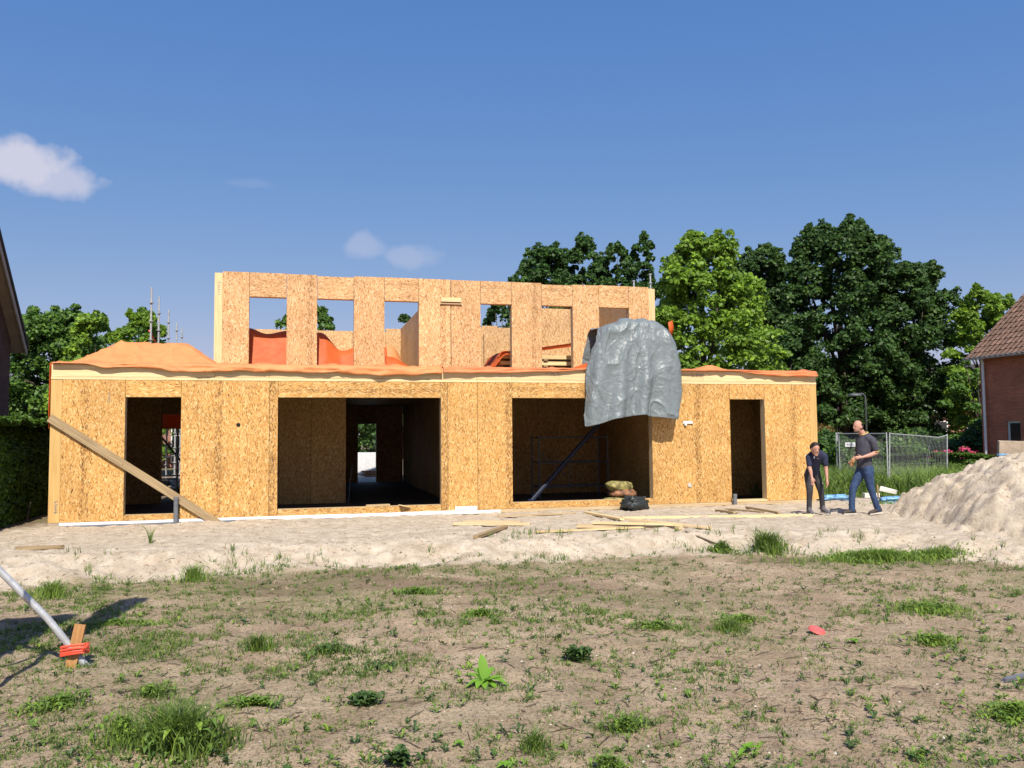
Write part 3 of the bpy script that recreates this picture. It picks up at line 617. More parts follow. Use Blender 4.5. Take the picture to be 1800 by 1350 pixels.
# stacked timbers in the upper room with a film over them
st = empty('timber_stack', W(9.95, 3.75, 3.205), HANG, 'stack of pale timber elements lying behind the fifth upper opening', 'timber stack')
for k in range(4):
    for q in range(2):
        o = MB().box(0, 2.5-.08*k, 0, .3, 0, .10).build('timber', M['timber'], st, (.05*(k % 2), .05+q*.55, .17*k+.05)); o['rot'] = 1.5708
    for q in range(3): MB().box(0, .12, 0, .9, 0, .05).build('spacer', M['oldwood'], st, (.3+q*.9, 0, .17*k))
def hf4(u, v): return 3.22+.74*sm(9.45, 10.05, u)*sm(3.3, 3.7, v)+.16*sm(10.9, 12.1, u)*sm(3.3, 3.7, v)-.55*sm(3.72, 3.62, v)*sm(10.0, 10.1, u)*0
Pf = room_film(9.4, 12.6, 3.72, 5.2, hf4, 71, None)
Pf[..., 2] = np.where(Pf[..., 0] > 9.98, np.maximum(Pf[..., 2], 3.93+.14*(Pf[..., 0]-10)), Pf[..., 2])
o = H2W(sheet('orange_stack_film', Pf, M['orange'])); tag(o, 'orange film laid over the timber stack behind the fifth upper opening', 'plastic film')
n = 26; P = np.zeros((n, 8, 3))
for i in range(n):
    s = i/(n-1); zz = 3.22+.72*sm(0, 1, s)
    for j in range(8): P[i, j] = (9.35+.75*s-.12*math.sin(s*5)*(j/7), 3.42+.35*(j/7)+.05*math.sin(s*9), zz-.10*(1-j/7)*s)
o = H2W(sheet('orange_stack_film', P, M['orange'])); tag(o, 'edge of orange film curling up at the left end of the timber stack', 'plastic film')
# little humps of film on the roof edge
for (u, wd, hh) in ((11.25, .45, .16), (12.15, .4, .17), (10.35, .3, .05)):
    g1 = np.linspace(-1, 1, 17); A_, B_ = np.meshgrid(g1, np.linspace(-1, 1, 9)); Z = 3.215+hh*np.clip(1-np.abs(A_), 0, 1)*(1-B_*B_)+.01*fbm(A_*3, B_*3, 5)
    o = H2W(sheet('orange_film_scrap', np.stack([u+A_*wd, .5+B_*.25, Z], -1), M['orange'])); tag(o, {11.25: 'pointed orange film fold on the roof edge under the fifth upper opening', 12.15: 'pointed orange film fold on the roof edge touching the grey tarpaulin', 10.35: 'tiny orange film fold left of the fifth upper opening'}[u], 'plastic film')

# ------------------------------------------------------------------ grey tarpaulin: a draped cloth, simulated
def tarp():
    nu, nv = 49, 82; sp_ = .05
    # rest sheet: nu wide, nv long; starts flat over the load
    u0 = 12.04-(nu-1)*sp_/2
    U = u0+np.arange(nu)*sp_; s = np.arange(nv)*sp_
    wsc = .70+.32*sm(1.3, 3.0, s); ctr = 12.16-.16*sm(1.6, 3.2, s); UU = ctr[:, None]+(U-U.mean())[None, :]*wsc[:, None]
    X = np.zeros((nv, nu, 3)); X[..., 0] = UU; X[..., 1] = 1.98-s[:, None]*1.0; X[..., 2] = 4.62
    rg = np.random.default_rng(3); X += rg.normal(0, .004, X.shape)
    X = X.reshape(-1, 3); V = np.zeros_like(X); dt = .02
    ids = np.arange(nv*nu).reshape(nv, nu)
    cons = []
    def addc(a, b_, st):
        a = a.ravel(); b_ = b_.ravel()
        if len(a): cons.append((a, b_, st))
    dirs = [((0, 1), 1.0), ((1, 0), 1.0), ((1, 1), .5), ((1, -1), .5), ((0, 2), .9), ((2, 0), .7)]
    R0 = np.stack([UU, np.broadcast_to(s[:, None], (nv, nu))], -1).reshape(-1, 2)
    for (di, dj), stf in dirs:
        st_ = 2*max(abs(di), abs(dj))
        for par in range(st_):
            i = np.arange(nv-di); j = np.arange(max(0, -dj), nu-max(0, dj))
            if di: i = i[(i//max(1, di)) % 2 == par % 2] if di == 1 else i[(i % 4)//2 == par % 2]
            if not di: j = j[(j//max(1, dj)) % 2 == par % 2] if dj == 1 else j[(j % 4)//2 == par % 2]
            if par > 1: continue
            I, J = np.meshgrid(i, j, indexing='ij'); addc(ids[I, J], ids[I+di, J+dj], stf)
    cons = [(a, b_, st, np.linalg.norm(R0[a]-R0[b_], axis=1)) for a, b_, st in cons]
    def boxes(P):
        # rounded boxes (centre, half size, radius) in house coordinates
        for (c, h_, r) in (((12.12, .42, 3.45), (.72, .50, .62), .16), ((12.28, .42, 4.0), (.42, .44, .16), .20), ((11.75, .55, 3.7), (.40, .36, .20), .14), ((12.55, .2, 3.5), (.45, .42, .35), .1), ((12.2, -.08, 2.85), (.72, .05, .42), .22)):
            q = P-np.array(c); h_ = np.array(h_); qq = np.clip(q, -h_, h_); d = q-qq; L_ = np.linalg.norm(d, axis=1)
            ins = L_ < 1e-9; hit = (L_ < r) & ~ins
            nrm = d/np.maximum(L_, 1e-9)[:, None]
            P = np.where(hit[:, None], c+qq+nrm*r, P)
            if ins.any():
                k = np.argmin(h_-np.abs(q), axis=1); Pn = P.copy(); idx = np.where(ins)[0]
                for a in range(3):
                    m_ = idx[k[idx] == a]; Pn[m_, a] = c[a]+np.sign(q[m_, a])*(h_[a]+r)
                P = Pn
            P = P.copy(); tch = hit | ins
            yield P, tch
    touch = np.zeros(len(X), bool)
    for it in range(320):
        V[:, 2] -= 9.8*dt; V *= .985
        wind = .25*np.sin(it*.1); V[:, 1] -= .012*(X[:, 2] < 3.1)
        Xn = X+V*dt
        for _ in range(7):
            for a, b_, st, L0 in cons:
                d = Xn[b_]-Xn[a]; L_ = np.linalg.norm(d, axis=1)+1e-9; cr_ = (.5*st*(L_-L0)/L_)[:, None]*d
                Xn[a] += cr_; Xn[b_] -= cr_
        Xn = np.where(touch[:, None], X+.12*(Xn-X), Xn); touch = np.zeros(len(Xn), bool)
        for P_, tch in boxes(Xn): 
            Xn = P_; touch |= tch
        lowz = (Xn[:, 2] < 3.2) & (Xn[:, 1] > -.06); fr_ = lowz & (Xn[:, 1] < .6); Xn[fr_, 1] = -.06
        bk = (Xn[:, 2] < 3.23) & (Xn[:, 1] >= .0); Xn[bk, 2] = 3.23; touch |= bk
        V = (Xn-X)/dt; V[touch] *= .35; V[fr_] *= .8
        sp2 = np.linalg.norm(V, axis=1); lim = sp2 > 4; V[lim] *= (4/sp2[lim])[:, None]
        X = Xn
    return X.reshape(nv, nu, 3)
TP = tarp()
def refine(TP, k=3):
    nv, nu = TP.shape[:2]; out_ = []
    for j in range(nu):
        c = TP[:, j]; hem = 1.93+.07*math.sin(c[-1, 0]*2.6)+.0-.10*sm(11.35, 11.0, c[-1, 0])*0+.03*math.sin(j*.9)*0
        i = np.where(c[:, 2] < hem)[0]; e_ = len(c)-1
        if len(i): e_ = i[0]-(hem-c[i[0], 2])/max(1e-6, c[i[0]-1, 2]-c[i[0], 2])
        t_ = np.linspace(0, e_, nv*k); out_.append(np.stack([np.interp(t_, np.arange(nv), c[:, a]) for a in range(3)], -1))
    O = np.stack(out_, 1); t_ = np.linspace(0, nu-1, nu*k); O = np.stack([np.stack([np.interp(t_, np.arange(nu), O[i, :, a]) for a in range(3)], -1) for i in range(O.shape[0])])
    for _ in range(14):
        O[1:-1] = .5*O[1:-1]+.25*(O[:-2]+O[2:]); O[:, 1:-1] = .5*O[:, 1:-1]+.25*(O[:, :-2]+O[:, 2:])
    # the load underneath is domed: draw the sheet in to the outline it has on site
    zt = np.array([1.9, 2.06, 2.6, 3.2, 3.8, 4.1, 4.3, 4.6]); lo_ = np.array([10.90, 10.90, 10.98, 11.04, 11.24, 11.42, 11.62, 11.78]); hi_ = np.array([13.08, 13.12, 13.26, 13.30, 13.20, 13.06, 12.95, 12.88])
    fr = O[..., 1] < .6; zz_ = O[..., 2]; mn = []; mxx_ = []; zc = np.arange(1.95, 4.4, .12)
    for z_ in zc:
        q_ = O[..., 0][fr & (np.abs(zz_-z_) < .10)]; q_ = q_ if len(q_) > 4 else O[..., 0][np.abs(zz_-z_) < .2]; mn.append(q_.min()); mxx_.append(q_.max())
    kk_ = np.ones(5)/5; mn = np.convolve(np.pad(mn, 2, 'edge'), kk_, 'valid'); mxx_ = np.convolve(np.pad(mxx_, 2, 'edge'), kk_, 'valid')
    a_ = np.interp(zz_, zc, mn); b2 = np.interp(zz_, zc, mxx_); f_ = np.clip((O[..., 0]-a_)/(b2-a_), -.02, 1.02); O[..., 0] = np.interp(zz_, zt, lo_)*(1-f_)+np.interp(zz_, zt, hi_)*f_
    for _ in range(16):
        O[1:-1] = .5*O[1:-1]+.25*(O[:-2]+O[2:]); O[:, 1:-1] = .5*O[:, 1:-1]+.25*(O[:, :-2]+O[:, 2:])
    du = np.gradient(O, axis=1); dv = np.gradient(O, axis=0); nr = np.cross(du, dv); nr /= np.linalg.norm(nr, axis=2)[..., None]+1e-9
    a, b_ = np.meshgrid(np.arange(O.shape[1])*.0167, np.arange(O.shape[0])*.0167)
    w1 = fbm(a*1.5, b_*1.5, 3, 3); w2 = fbm(a*1.5+9, b_*1.5, 7, 3)
    def rid(f, sx_, sy_, sd_): return 1-np.abs(2*fbm((a+w1*.5)*f*sx_, (b_+w2*.5)*f*sy_, sd_, 2)-1)
    d = (rid(2.2, 1.3, .5, 11)**9-.2)*.034+(rid(1.1, 1, .7, 23)**6-.2)*.035+(rid(4.5, 1.0, .8, 13)**9-.2)*.012+(rid(10, 1, 1, 17)**2-.4)*.004
    return O+nr*d[..., None]*(-1 if nr[..., 1].mean() > 0 else 1)
TP = refine(TP)
o = H2W(sheet('grey_tarpaulin', TP, M['tarp'], thick=.006))
tag(o, 'wrinkled grey tarpaulin draped over the roof edge and hanging down the front wall', 'tarpaulin')
P = np.array([[[0, 0, 0], [.12, .02, .05]], [[.02, 0, -.18], [.16, .03, -.12]], [[.04, .01, -.30], [.10, .03, -.33]]], float)
o = sheet('orange_tarp_corner', P, M['orange']); o.location = W(12.98, -.25, 4.28); o.rotation_euler = (0, 0, HANG); tag(o, 'small orange scrap poking out at the top right of the grey tarpaulin', 'plastic scrap')
MB().box(-.04, .04, -.004, .0, -.05, .05, jit=.012).build('x', M['yellow'])
o = bpy.data.objects['x']; o.name = 'tape_scrap'; o.location = W(12.35, -.42, 3.12); o.rotation_euler = (0, .5, HANG); tag(o, 'tiny pale yellow tape scrap stuck on the front of the grey tarpaulin', 'tape')

# ------------------------------------------------------------------ things in and before the house
sc_ = empty('mobile_scaffold', W(10.95, 3.6, 0), HANG, 'narrow grey mobile scaffold frame standing inside the right wide opening', 'scaffold')
for x in (0, 1.95):
    for y in (0, .75): MB().tube([(x, y, .05), (x, y, 1.68)], .022, 8).build('upright', M['pvc'], sc_)
for z in (.3, .95, 1.62):
    for y in (0, .75): MB().tube([(0, y, z), (1.95, y, z)], .018, 6).build('ledger', M['pvc'], sc_)
    for x in (0, 1.95): MB().tube([(x, 0, z), (x, .75, z)], .018, 6).build('rung', M['pvc'], sc_)
MB().tube([(.05, 0, 1.2), (.75, 0, .6)], .013, 6).build('brace', M['pvc'], sc_); MB().tube([(.85, .0, .95), (.85, .0, .3)], .013, 6).build('brace', M['pvc'], sc_)
for x in (0, 1.95):
    for y in (0, .75): MB().tube([(x, y-.02, .05), (x, y+.02, .05)], .05, 12).build('caster', M['steel_dark'], sc_)
pr_ = empty('push_prop', W(10.15, 1.7, 0), HANG, 'dark blue diagonal push pull prop inside the right wide opening', 'prop')
MB().tube([(0, 0, .05), (1.9, .2, 1.98)], .055, 10).build('outer_tube', M['bluemetal'], pr_)
MB().tube([(1.9, .2, 1.98), (2.55, .27, 2.62)], .035, 10).build('inner_tube', M['bluemetal'], pr_)
MB().box(-.15, .15, -.12, .12, 0, .03).box(-.05, .05, -.06, .06, .03, .14).build('foot_plate', M['bluemetal'], pr_)
def bagmesh(wd, dp, ht, seed, n=16, crush=.18):
    a = np.linspace(0, 2*np.pi, n*2, endpoint=False); b_ = np.linspace(-np.pi/2, np.pi/2, n)
    A_, B_ = np.meshgrid(a, b_); ex = .55
    def se(c, e): return np.sign(c)*np.abs(c)**e
    x = wd/2*se(np.cos(B_), ex)*se(np.cos(A_), ex); y = dp/2*se(np.cos(B_), ex)*se(np.sin(A_), ex); z = ht/2*se(np.sin(B_), .8)
    d = 1+(fbm(A_*1.3+seed, B_*3, seed, 4)-.5)*crush*2+(np.abs(vn(A_*4, B_*6, seed))-.5)*crush*.5
    d[:, :] = d; P = np.stack([x*d, y*d, z*d+ht/2], -1); P = np.concatenate([P, P[:, :1]], 1)
    m_, k = P.shape[:2]; ii = np.arange(m_*k).reshape(m_, k); return P.reshape(-1, 3), np.stack([ii[:-1, :-1], ii[:-1, 1:], ii[1:, 1:], ii[1:, :-1]], -1).reshape(-1, 4)
for k, (u, v, z, mt, rz, lb) in enumerate(((11.98, .62, .0, 'bag_yellow', .1, 'yellow printed sack at the bottom of the sack pile in the right wide opening'), (12.12, .60, .20, 'bag_red', -.1, 'reddish printed sack in the middle of the pile in the right wide opening'), (12.05, .62, .37, 'bag_yellow', .25, 'topmost yellow sack of the pile in the right wide opening'))):
    Pb, Fb = bagmesh(.62, .42, .22, k+2); tag(link('sack', mesh_np('sack', Pb, Fb, M[mt], True), None, W(u, v, z), (0, .03*k, HANG+rz)), lb, 'sack', 'printed sacks')
Pb, Fb = bagmesh(.56, .42, .34, 9, 22, .34); tag(link('bin_bag', mesh_np('bin_bag', Pb, Fb, M['blackbag'], True), None, W(12.05, -.34, -.04), (0, 0, .5)), 'crumpled shiny black plastic bag lying outside the right wide opening', 'plastic bag')
# scrap lumber
def plank(x0, y0, x1, y1, wd, th, mat, lb, dz0=0.0, dz1=0.0, grp='scrap boards on the sand', nm='loose_board'):
    z0, z1 = gz(x0, y0)+th/2+.005+dz0, gz(x1, y1)+th/2+.005+dz1
    a = Vector((x0, y0, z0)); b_ = Vector((x1, y1, z1)); L_ = (b_-a).length; d = (b_-a).normalized()
    m = MB().box(0, wd, 0, th, 0, L_); m.v = [(p[0]-wd/2+random.uniform(-.004, .004), p[1]-th/2+random.uniform(-.003, .003), p[2]+random.uniform(-.03, .03)) for p in m.v]
    o = m.build(nm, M[mat], None, a); s = d.cross(Vector((0, 0, 1))).normalized(); u_ = s.cross(d)
    o.matrix_world = Matrix.Translation(a) @ Matrix(((s.x, u_.x, d.x, 0), (s.y, u_.y, d.y, 0), (s.z, u_.z, d.z, 0), (0, 0, 0, 1)))
    return tag(o, lb, 'board', grp)
for a in ((-1.15, 15.95, .32, 15.98, .14, .05, 'palewood', 'thick pale board with a shorter board on it, below the central wall'),
          (-1.0, 16.45, .10, 16.55, .10, .04, 'palewood', 'shorter pale board just behind the thick board below the central wall'),
          (-.62, 14.0, -.13, 15.3, .09, .05, 'oldwood', 'short dark weathered board lying askew on the bank left of the splintered pile'),
          (1.15, 15.35, 3.05, 15.2, .20, .05, 'palewood', 'widest pale board of the splintered pile before the right wide opening'),
          (.40, 14.75, 3.1, 15.35, .07, .03, 'timber', 'long thin lath along the front of the splintered pile'),
          (1.55, 18.1, 2.1, 16.2, .10, .04, 'timber', 'pale board running from the wall towards the splintered pile'),
          (2.10, 16.5, 3.5, 14.95, .17, .04, 'palewood', 'board with dark splintered ends crossing the pile'),
          (2.15, 16.75, 6.02, 17.0, .12, .045, 'timber', 'very long pale board reaching to the feet of the bending man'),
          (4.42, 18.3, 4.62, 17.5, .09, .04, 'oldwood', 'short dark board nearest the right pipe stub'),
          (4.72, 18.6, 5.22, 17.6, .09, .04, 'oldwood', 'middle dark board of three before the right doorway'),
          (5.2, 18.7, 5.55, 17.6, .09, .04, 'oldwood', 'right dark board of three before the right doorway'),
          (-.3, 17.3, 1.3, 17.9, .09, .03, 'palewood', 'half buried pale lath close to the base of the central wall'),
          (3.0, 14.7, 3.75, 14.15, .03, .02, 'twig', 'thin dark stick on the bank right of the splintered pile'),
          (-7.6, 12.9, -7.0, 13.1, .14, .04, 'oldwood', 'dirty board scrap half buried at the far left of the bank')): plank(*a)
b1 = plank(1.45, 15.30, 2.9, 15.10, .13, .03, 'timber', 'yellow offcut lying on top of the splintered pile', .07, .07)
plank(3.80, 6.62, 4.35, 6.95, .05, .02, 'pvc', 'grey slat lying at the right edge of the lawn', grp=None, nm='grey_board')
mbx = MB().box(-.25, .25, -.05, .05, 0, .03, jit=.01); o = mbx.build('board_offcut', M['palewood'], None, W(6.35, .1, .215), (0, 0, HANG)); tag(o, 'small wood offcut lying on the sill of the left wide opening', 'board')
o = MB().box(-.12, .12, -.06, .06, 0, .02, jit=.01).build('board_offcut', M['timber'], None, W(6.9, -.03, .2), (0, .3, HANG+.3)); tag(o, 'pale offcut tipping off the sill of the left wide opening', 'board')
plankw = MB().tube([(0, 0, 0), (.03, .02, .5), (.10, .0, 1.0)], .012, 6).build('plastic_conduit', M['pvc'], None, W(5.93, 3.7, 0)); tag(plankw, 'thin grey conduit leaning in the left wide opening', 'conduit')
# prop, stake and tape at left
px, py = -3.69, 7.47; g0 = gz(px, py)
pp = empty('steel_prop', (px, py, g0), 0, 'grey steel prop tube slanting down from the left into the lawn', 'prop')
MB().tube([(.02, 0, -.12), (-.36, -.10, .42), (-1.90, -.55, 2.25), (-2.4, -.7, 2.84)], .030, 14).build('tube', M['steel'], pp, smooth=False)
MB().tube([(.03, 0, -.14), (-.0, -.01, -.07)], .036, 14).build('end_collar', M['steel_dark'], pp)
sk = empty('wooden_stake', (px-.16, py-.08, g0), 0, 'short brown wooden stake tied to the foot of the steel prop with red tape', 'stake')
o = MB().box(-.045, .045, -.015, .015, -.15, .36).build('stake_board', M['stake'], sk, (0, 0, 0), (-.12, .16, .15))
mt_ = MB()
for k in range(4):
    z = .11+.02*k+random.uniform(-.01, .01); mt_.tube([(-.07, -.03, z), (.03, -.045, z+.02), (.11, -.0, z+.02), (.12, .06, z+.01), (.03, .08, z), (-.06, .05, z), (-.075, -.03, z)], .011, 6)
mt_.tube([(.1, .0, .13), (.13, -.02, .17), (.15, -.01, .20)], .012, 5)
mt_.build('red_tape', M['tape'], sk)
# unseen boards on poles, added outside the frame to cast the lawn shadows
sg = empty('shadow_boards', (-4.0, 5.9, gz(-4.0, 5.9)), 0, 'tall unseen boards on two poles added beyond the left edge of the frame to cast shadows', 'sign')
for (x, y, zl, zt, wd, dx) in ((-.0, .10, 3.0, 5.4, .34, 0), (-.34, -.15, 2.4, 4.4, .75, -.3)):
    MB().tube([(x, y, -.3), (x, y, zt)], .03, 8).build('pole', M['steel'], sg)
    MB().box(-wd/2, wd/2, -.02, .02, zl, zt).build('shadow_board', M['white'], sg, (x+dx, y-.06, 0), (0, 0, .2))
MB().tube([(-.0, .10, 2.2), (-.34, -.15, 1.6)], .02, 6).build('rail', M['steel'], sg)
# red plastic lid and pale stones in the lawn
lx, ly = 2.97, 8.34; o = MB().tube([(0, 0, 0), (0, 0, .022)], [.085, .075], 18).tube([(0, 0, .02), (0, 0, .024)], .066, 18).build('red_disc', M['pink'], None, (lx, ly, gz(lx, ly)+.015), (.28, .15, .4)); tag(o, 'red plastic lid lying in the sparse lawn', 'lid')
ms_ = MB()
for k in range(230):
    y = random.uniform(4.9, 14); x = random.uniform(-.68, .68)*y; r = random.uniform(.005, .016); z = gz(x, y)
    a0 = random.random()*6; P = [(x+r*math.cos(a0+q*1.257)*random.uniform(.8, 1.3), y+r*math.sin(a0+q*1.257), z) for q in range(5)]+[(x, y, z+r*.8)]
    ms_.add(P, [(q, (q+1) % 5, 5) for q in range(5)])
o = ms_.build('pebbles', M['stone']); tag(o, kind='stuff')
mc = MB()
for k in range(3200):
    y = random.uniform(4.9, 17); x = random.uniform(-.68, .68)*y; z = gz(x, y)
    sandy = y > float(footy(x)); r = random.uniform(.006, .022)*(1.2 if sandy else 1); a0 = random.random()*6
    P = [(x+r*math.cos(a0+q*1.047)*random.uniform(.7, 1.4), y+r*math.sin(a0+q*1.047)*random.uniform(.7, 1.3), z-.004) for q in range(6)]+[(x+r*.2, y, z+r*.75)]
    mc.add(P, [(q, (q+1) % 6, 6) for q in range(6)])
o = mc.build('soil_clods', M['ground']); tag(o, kind='stuff')
mw = MB()
for k in range(900):
    y = random.uniform(4.8, 13); x = random.uniform(-.68, .68)*y
    if y > float(footy(x))+.6: continue
    a0 = random.random()*6.28; L_ = random.uniform(.04, .22); z = gz(x, y)
    x1, y1 = x+L_*math.cos(a0), y+L_*math.sin(a0); xm, ym = (x+x1)/2+random.uniform(-.03, .03), (y+y1)/2
    mw.tube([(x, y, z+.003), (xm, ym, gz(xm, ym)+.012), (x1, y1, gz(x1, y1)+.004)], [.003, .0035, .0015], 4, cap=False)
o = mw.build('dry_twigs', M['twig']); tag(o, kind='stuff')
# ------------------------------------------------------------------ trees
def leaf_cloud(C_, RR, per, size, seed, flat_=.9, up=.35, hang=0.0):
    rg = np.random.default_rng(seed); n = len(C_)*per
    ci = np.repeat(np.arange(len(C_)), per)
    d = rg.normal(size=(n, 3)); d /= np.linalg.norm(d, axis=1)[:, None]; d[:, 2] = np.where(d[:, 2] < -.35, -d[:, 2]*.6, d[:, 2]); d[:, 1] -= .12
    rad = RR[ci]*(.55+.5*rg.random(n)**.6)
    p = C_[ci]+d*rad[:, None]*np.array([1, 1, flat_])
    nrm = d*.5+rg.normal(size=(n, 3))*.5+np.array([0, 0, up]); nrm /= np.linalg.norm(nrm, axis=1)[:, None]
    t1 = np.cross(nrm, rg.normal(size=(n, 3))); t1 /= np.linalg.norm(t1, axis=1)[:, None]; t2 = np.cross(nrm, t1)
    s = size*(.6+.8*rg.random(n))
    a = s[:, None]*t1*.5; b_ = s[:, None]*t2*.32
    if hang: a = a+np.array([0, 0, -1])*(s*hang)[:, None]
    V = np.stack([p-a, p+b_-a*.1, p+a, p-b_-a*.1], 1).reshape(-1, 3)
    F_ = np.arange(n*4).reshape(n, 4); return V, F_
def tree(X, Y, top, rx, ry, cb, mat, label, seed, nl=150, per=150, size=.26, prof='round', lob=1.0, name='leafy_tree', group=None, lean=0, spread=.16, tw=.22):
    g0 = gz(X, Y); rg = np.random.default_rng(seed)
    root = empty(name, (X, Y, g0), 0, label, 'tree', group)
    H_ = top-g0; cbz = cb-g0; ch = H_-cbz
    C_ = []; RR = []
    while len(C_) < nl:
        t_ = rg.random()**.85; th = rg.random()*2*np.pi
        if prof == 'round': pr = math.sqrt(max(0, 1-(2*abs(t_-.42)/1.18)**2.2))
        elif prof == 'cone': pr = (1-t_)**.62*.98+.16*(t_ < .97)
        elif prof == 'dome': pr = math.sqrt(max(0, 1-(max(0, t_-.25)/.78)**2.4))
        ph = .78+.34*math.sin(3*th+seed)+.24*math.sin(5*th+seed*2.3+t_*6)+.2*math.sin(9*t_*lob+th*2+seed)
        pr *= min(1.12, max(.45, ph*.5+.5))
        q = rg.random()**.33
        if q < .45: continue
        C_.append((math.cos(th)*rx*pr*q+lean*t_, math.sin(th)*ry*pr*q, cbz+t_*ch*.97)); RR.append((spread+.11*rg.random())*min(rx, 3.5)*(1.15-.45*t_))
    C_ = np.array(C_); RR = np.array(RR)
    C_[:, 2] = np.minimum(C_[:, 2], H_-RR*.55)
    V, F_ = leaf_cloud(C_, RR, per, size, seed+1)
    # loose outer sprays break up the outline
    k = rg.choice(len(C_), len(C_)//1); O = C_[k].copy(); ctr = np.array([0, 0, cbz+ch*.45]); dv = O-ctr; dv /= np.linalg.norm(dv, axis=1)[:, None]+1e-6
    O += dv*RR[k][:, None]*1.05; V2, F2 = leaf_cloud(O, RR[k]*.42, per//5, size, seed+2)
    V = np.concatenate([V, V2]); F_ = np.concatenate([F_, F2+len(V)-len(V2)])
    link('crown', mesh_np('crown', V, F_, M[mat]), root)
    mb = MB(); tr_ = tw*max(.6, min(rx, 4)/3)
    mb.tube([(0, 0, -.2), (.05, 0, cbz+.3), (lean*.3, .1, cbz+ch*.35), (lean*.7, 0, cbz+ch*.8)], [tr_*1.25, tr_, tr_*.7, tr_*.15], 9)
    for q in range(14):
        c = C_[rg.integers(len(C_))]; zb = max(.6, min(c[2]-.4, cbz+ch*.5)*(.5+.4*rg.random())); mid = (c[0]*.5, c[1]*.5, (zb+c[2])/2+.15)
        mb.tube([(lean*.2, 0, zb), mid, tuple(c)], [tr_*.42, tr_*.26, tr_*.07], 6)
    mb.build('trunk', M['bark'], root, smooth=True); return root
TR = 'tall trees behind the house'
tree(2.4, 56, 14.4, 2.9, 3.0, 2.5, 'leaf_oak', 'dark oak with several ragged peaks directly above the fourth and fifth upper openings', 11, 190, 177, .23, 'dome', group=TR)
tree(4.9, 57, 15.5, 2.3, 2.6, 2.5, 'leaf_oak', 'dark oak with a slim pointed peak, second from the left behind the upper storey', 12, 150, 177, .23, 'dome', group=TR)
tree(7.0, 56, 14.6, 2.1, 2.6, 2.5, 'leaf_oak', 'dark oak with a blunt peak, just left of the narrow gap in the oaks', 13, 120, 177, .23, 'dome', group=TR)
tree(9.2, 58, 15.9, 1.9, 2.6, 2.5, 'leaf_oak', 'dark slender oak between the gap and the light green tree', 14, 120, 177, .23, 'dome', lob=2, group=TR)
tree(-.6, 54, 10.9, 1.6, 1.8, 2.0, 'leaf_oak', 'small dark tree seen through the fourth upper opening', 15, 60, 137, .23, group=TR)
tree(9.7, 42, 11.7, 3.2, 3.0, .8, 'leaf_light', 'bright light green broad leaved tree just right of the upper storey', 21, 230, 177, .23, 'dome', 1.6, group=TR, spread=.16)
tree(16.0, 53, 13.6, 2.6, 3, 2, 'leaf_dark', 'dark maple with a low rounded top right behind the light green tree', 31, 170, 172, .23, group=TR)
tree(20.6, 52, 14.7, 5.9, 5.0, 1.6, 'leaf_dark', 'huge dark green maple filling the sky left of the right brick house', 32, 680, 168, .23, 'dome', 1.3, group=TR, spread=.12)
tree(24.2, 50, 11.8, 3.0, 3.0, .6, 'leaf_dark', 'dark tree with a ragged right shoulder beside the huge maple', 33, 190, 168, .23, 'dome', group=TR)
tree(15.4, 48, 7.0, 2.6, 2.4, .2, 'leaf_dark', 'low dark tree behind the right end of the house', 34, 120, 159, .23, 'dome', group=TR)
tree(26.6, 47, 9.6, 2.4, 2.2, .6, 'leaf_light', 'light green tree between the huge maple and the right brick house', 41, 130, 150, .23, 'dome', group=TR)
tree(24.6, 44, 5.6, 1.7, 1.6, .3, 'leaf_mid', 'low mid green tree in front of the light green tree by the right house', 42, 50, 132, .23, 'dome', group=TR)
tree(21.5, 56, 6.0, 5.5, 2.0, .0, 'leaf_dark', 'broad low dark tree closing the gap under the huge maple', 43, 220, 132, .23, 'dome', group=TR)
TL = 'trees beyond the left end of the house'
tree(-25.2, 46, 8.6, 3.6, 3, .8, 'leaf_mid', 'tall dark tree rising above the left hedge', 51, 220, 159, .23, 'dome', group=TL)
tree(-21.0, 42, 7.9, 1.9, 1.8, .8, 'leaf_light', 'light green tree between the left brick house and the scaffold poles', 52, 120, 150, .23, 'dome', group=TL)
tree(-20.7, 47, 8.9, 2.2, 1.8, .8, 'leaf_mid', 'dark narrow tree peeping over the light green tree on the left', 53, 90, 132, .23, 'cone', group=TL)
tree(-17.0, 38, 7.6, 1.45, 1.5, .8, 'leaf_light', 'spreading green tree directly behind the scaffold poles', 54, 90, 141, .23, 'dome', group=TL)
tree(-25.6, 38, 5.4, 2.4, 2.0, .2, 'leaf_oak', 'low dark tree between the left hedge and the tall trees', 55, 80, 160, .22, 'dome', group=TL)
tree(-11.4, 46, 9.3, 2.1, 1.8, .8, 'leaf_mid', 'pointed green tree seen through the first and second upper openings', 56, 90, 141, .23, 'dome', group=TL)
tree(-8.0, 60, 10.6, 1.8, 1.6, .8, 'leaf_dark', 'dark tree seen through the third upper opening', 57, 60, 128, .23, group=TL)
tree(-9.6, 50, 5.2, 3.0, 2, .2, 'leaf_oak', 'bushy tree visible through the rear doorway of the house', 58, 90, 150, .2, 'dome', group=TL)

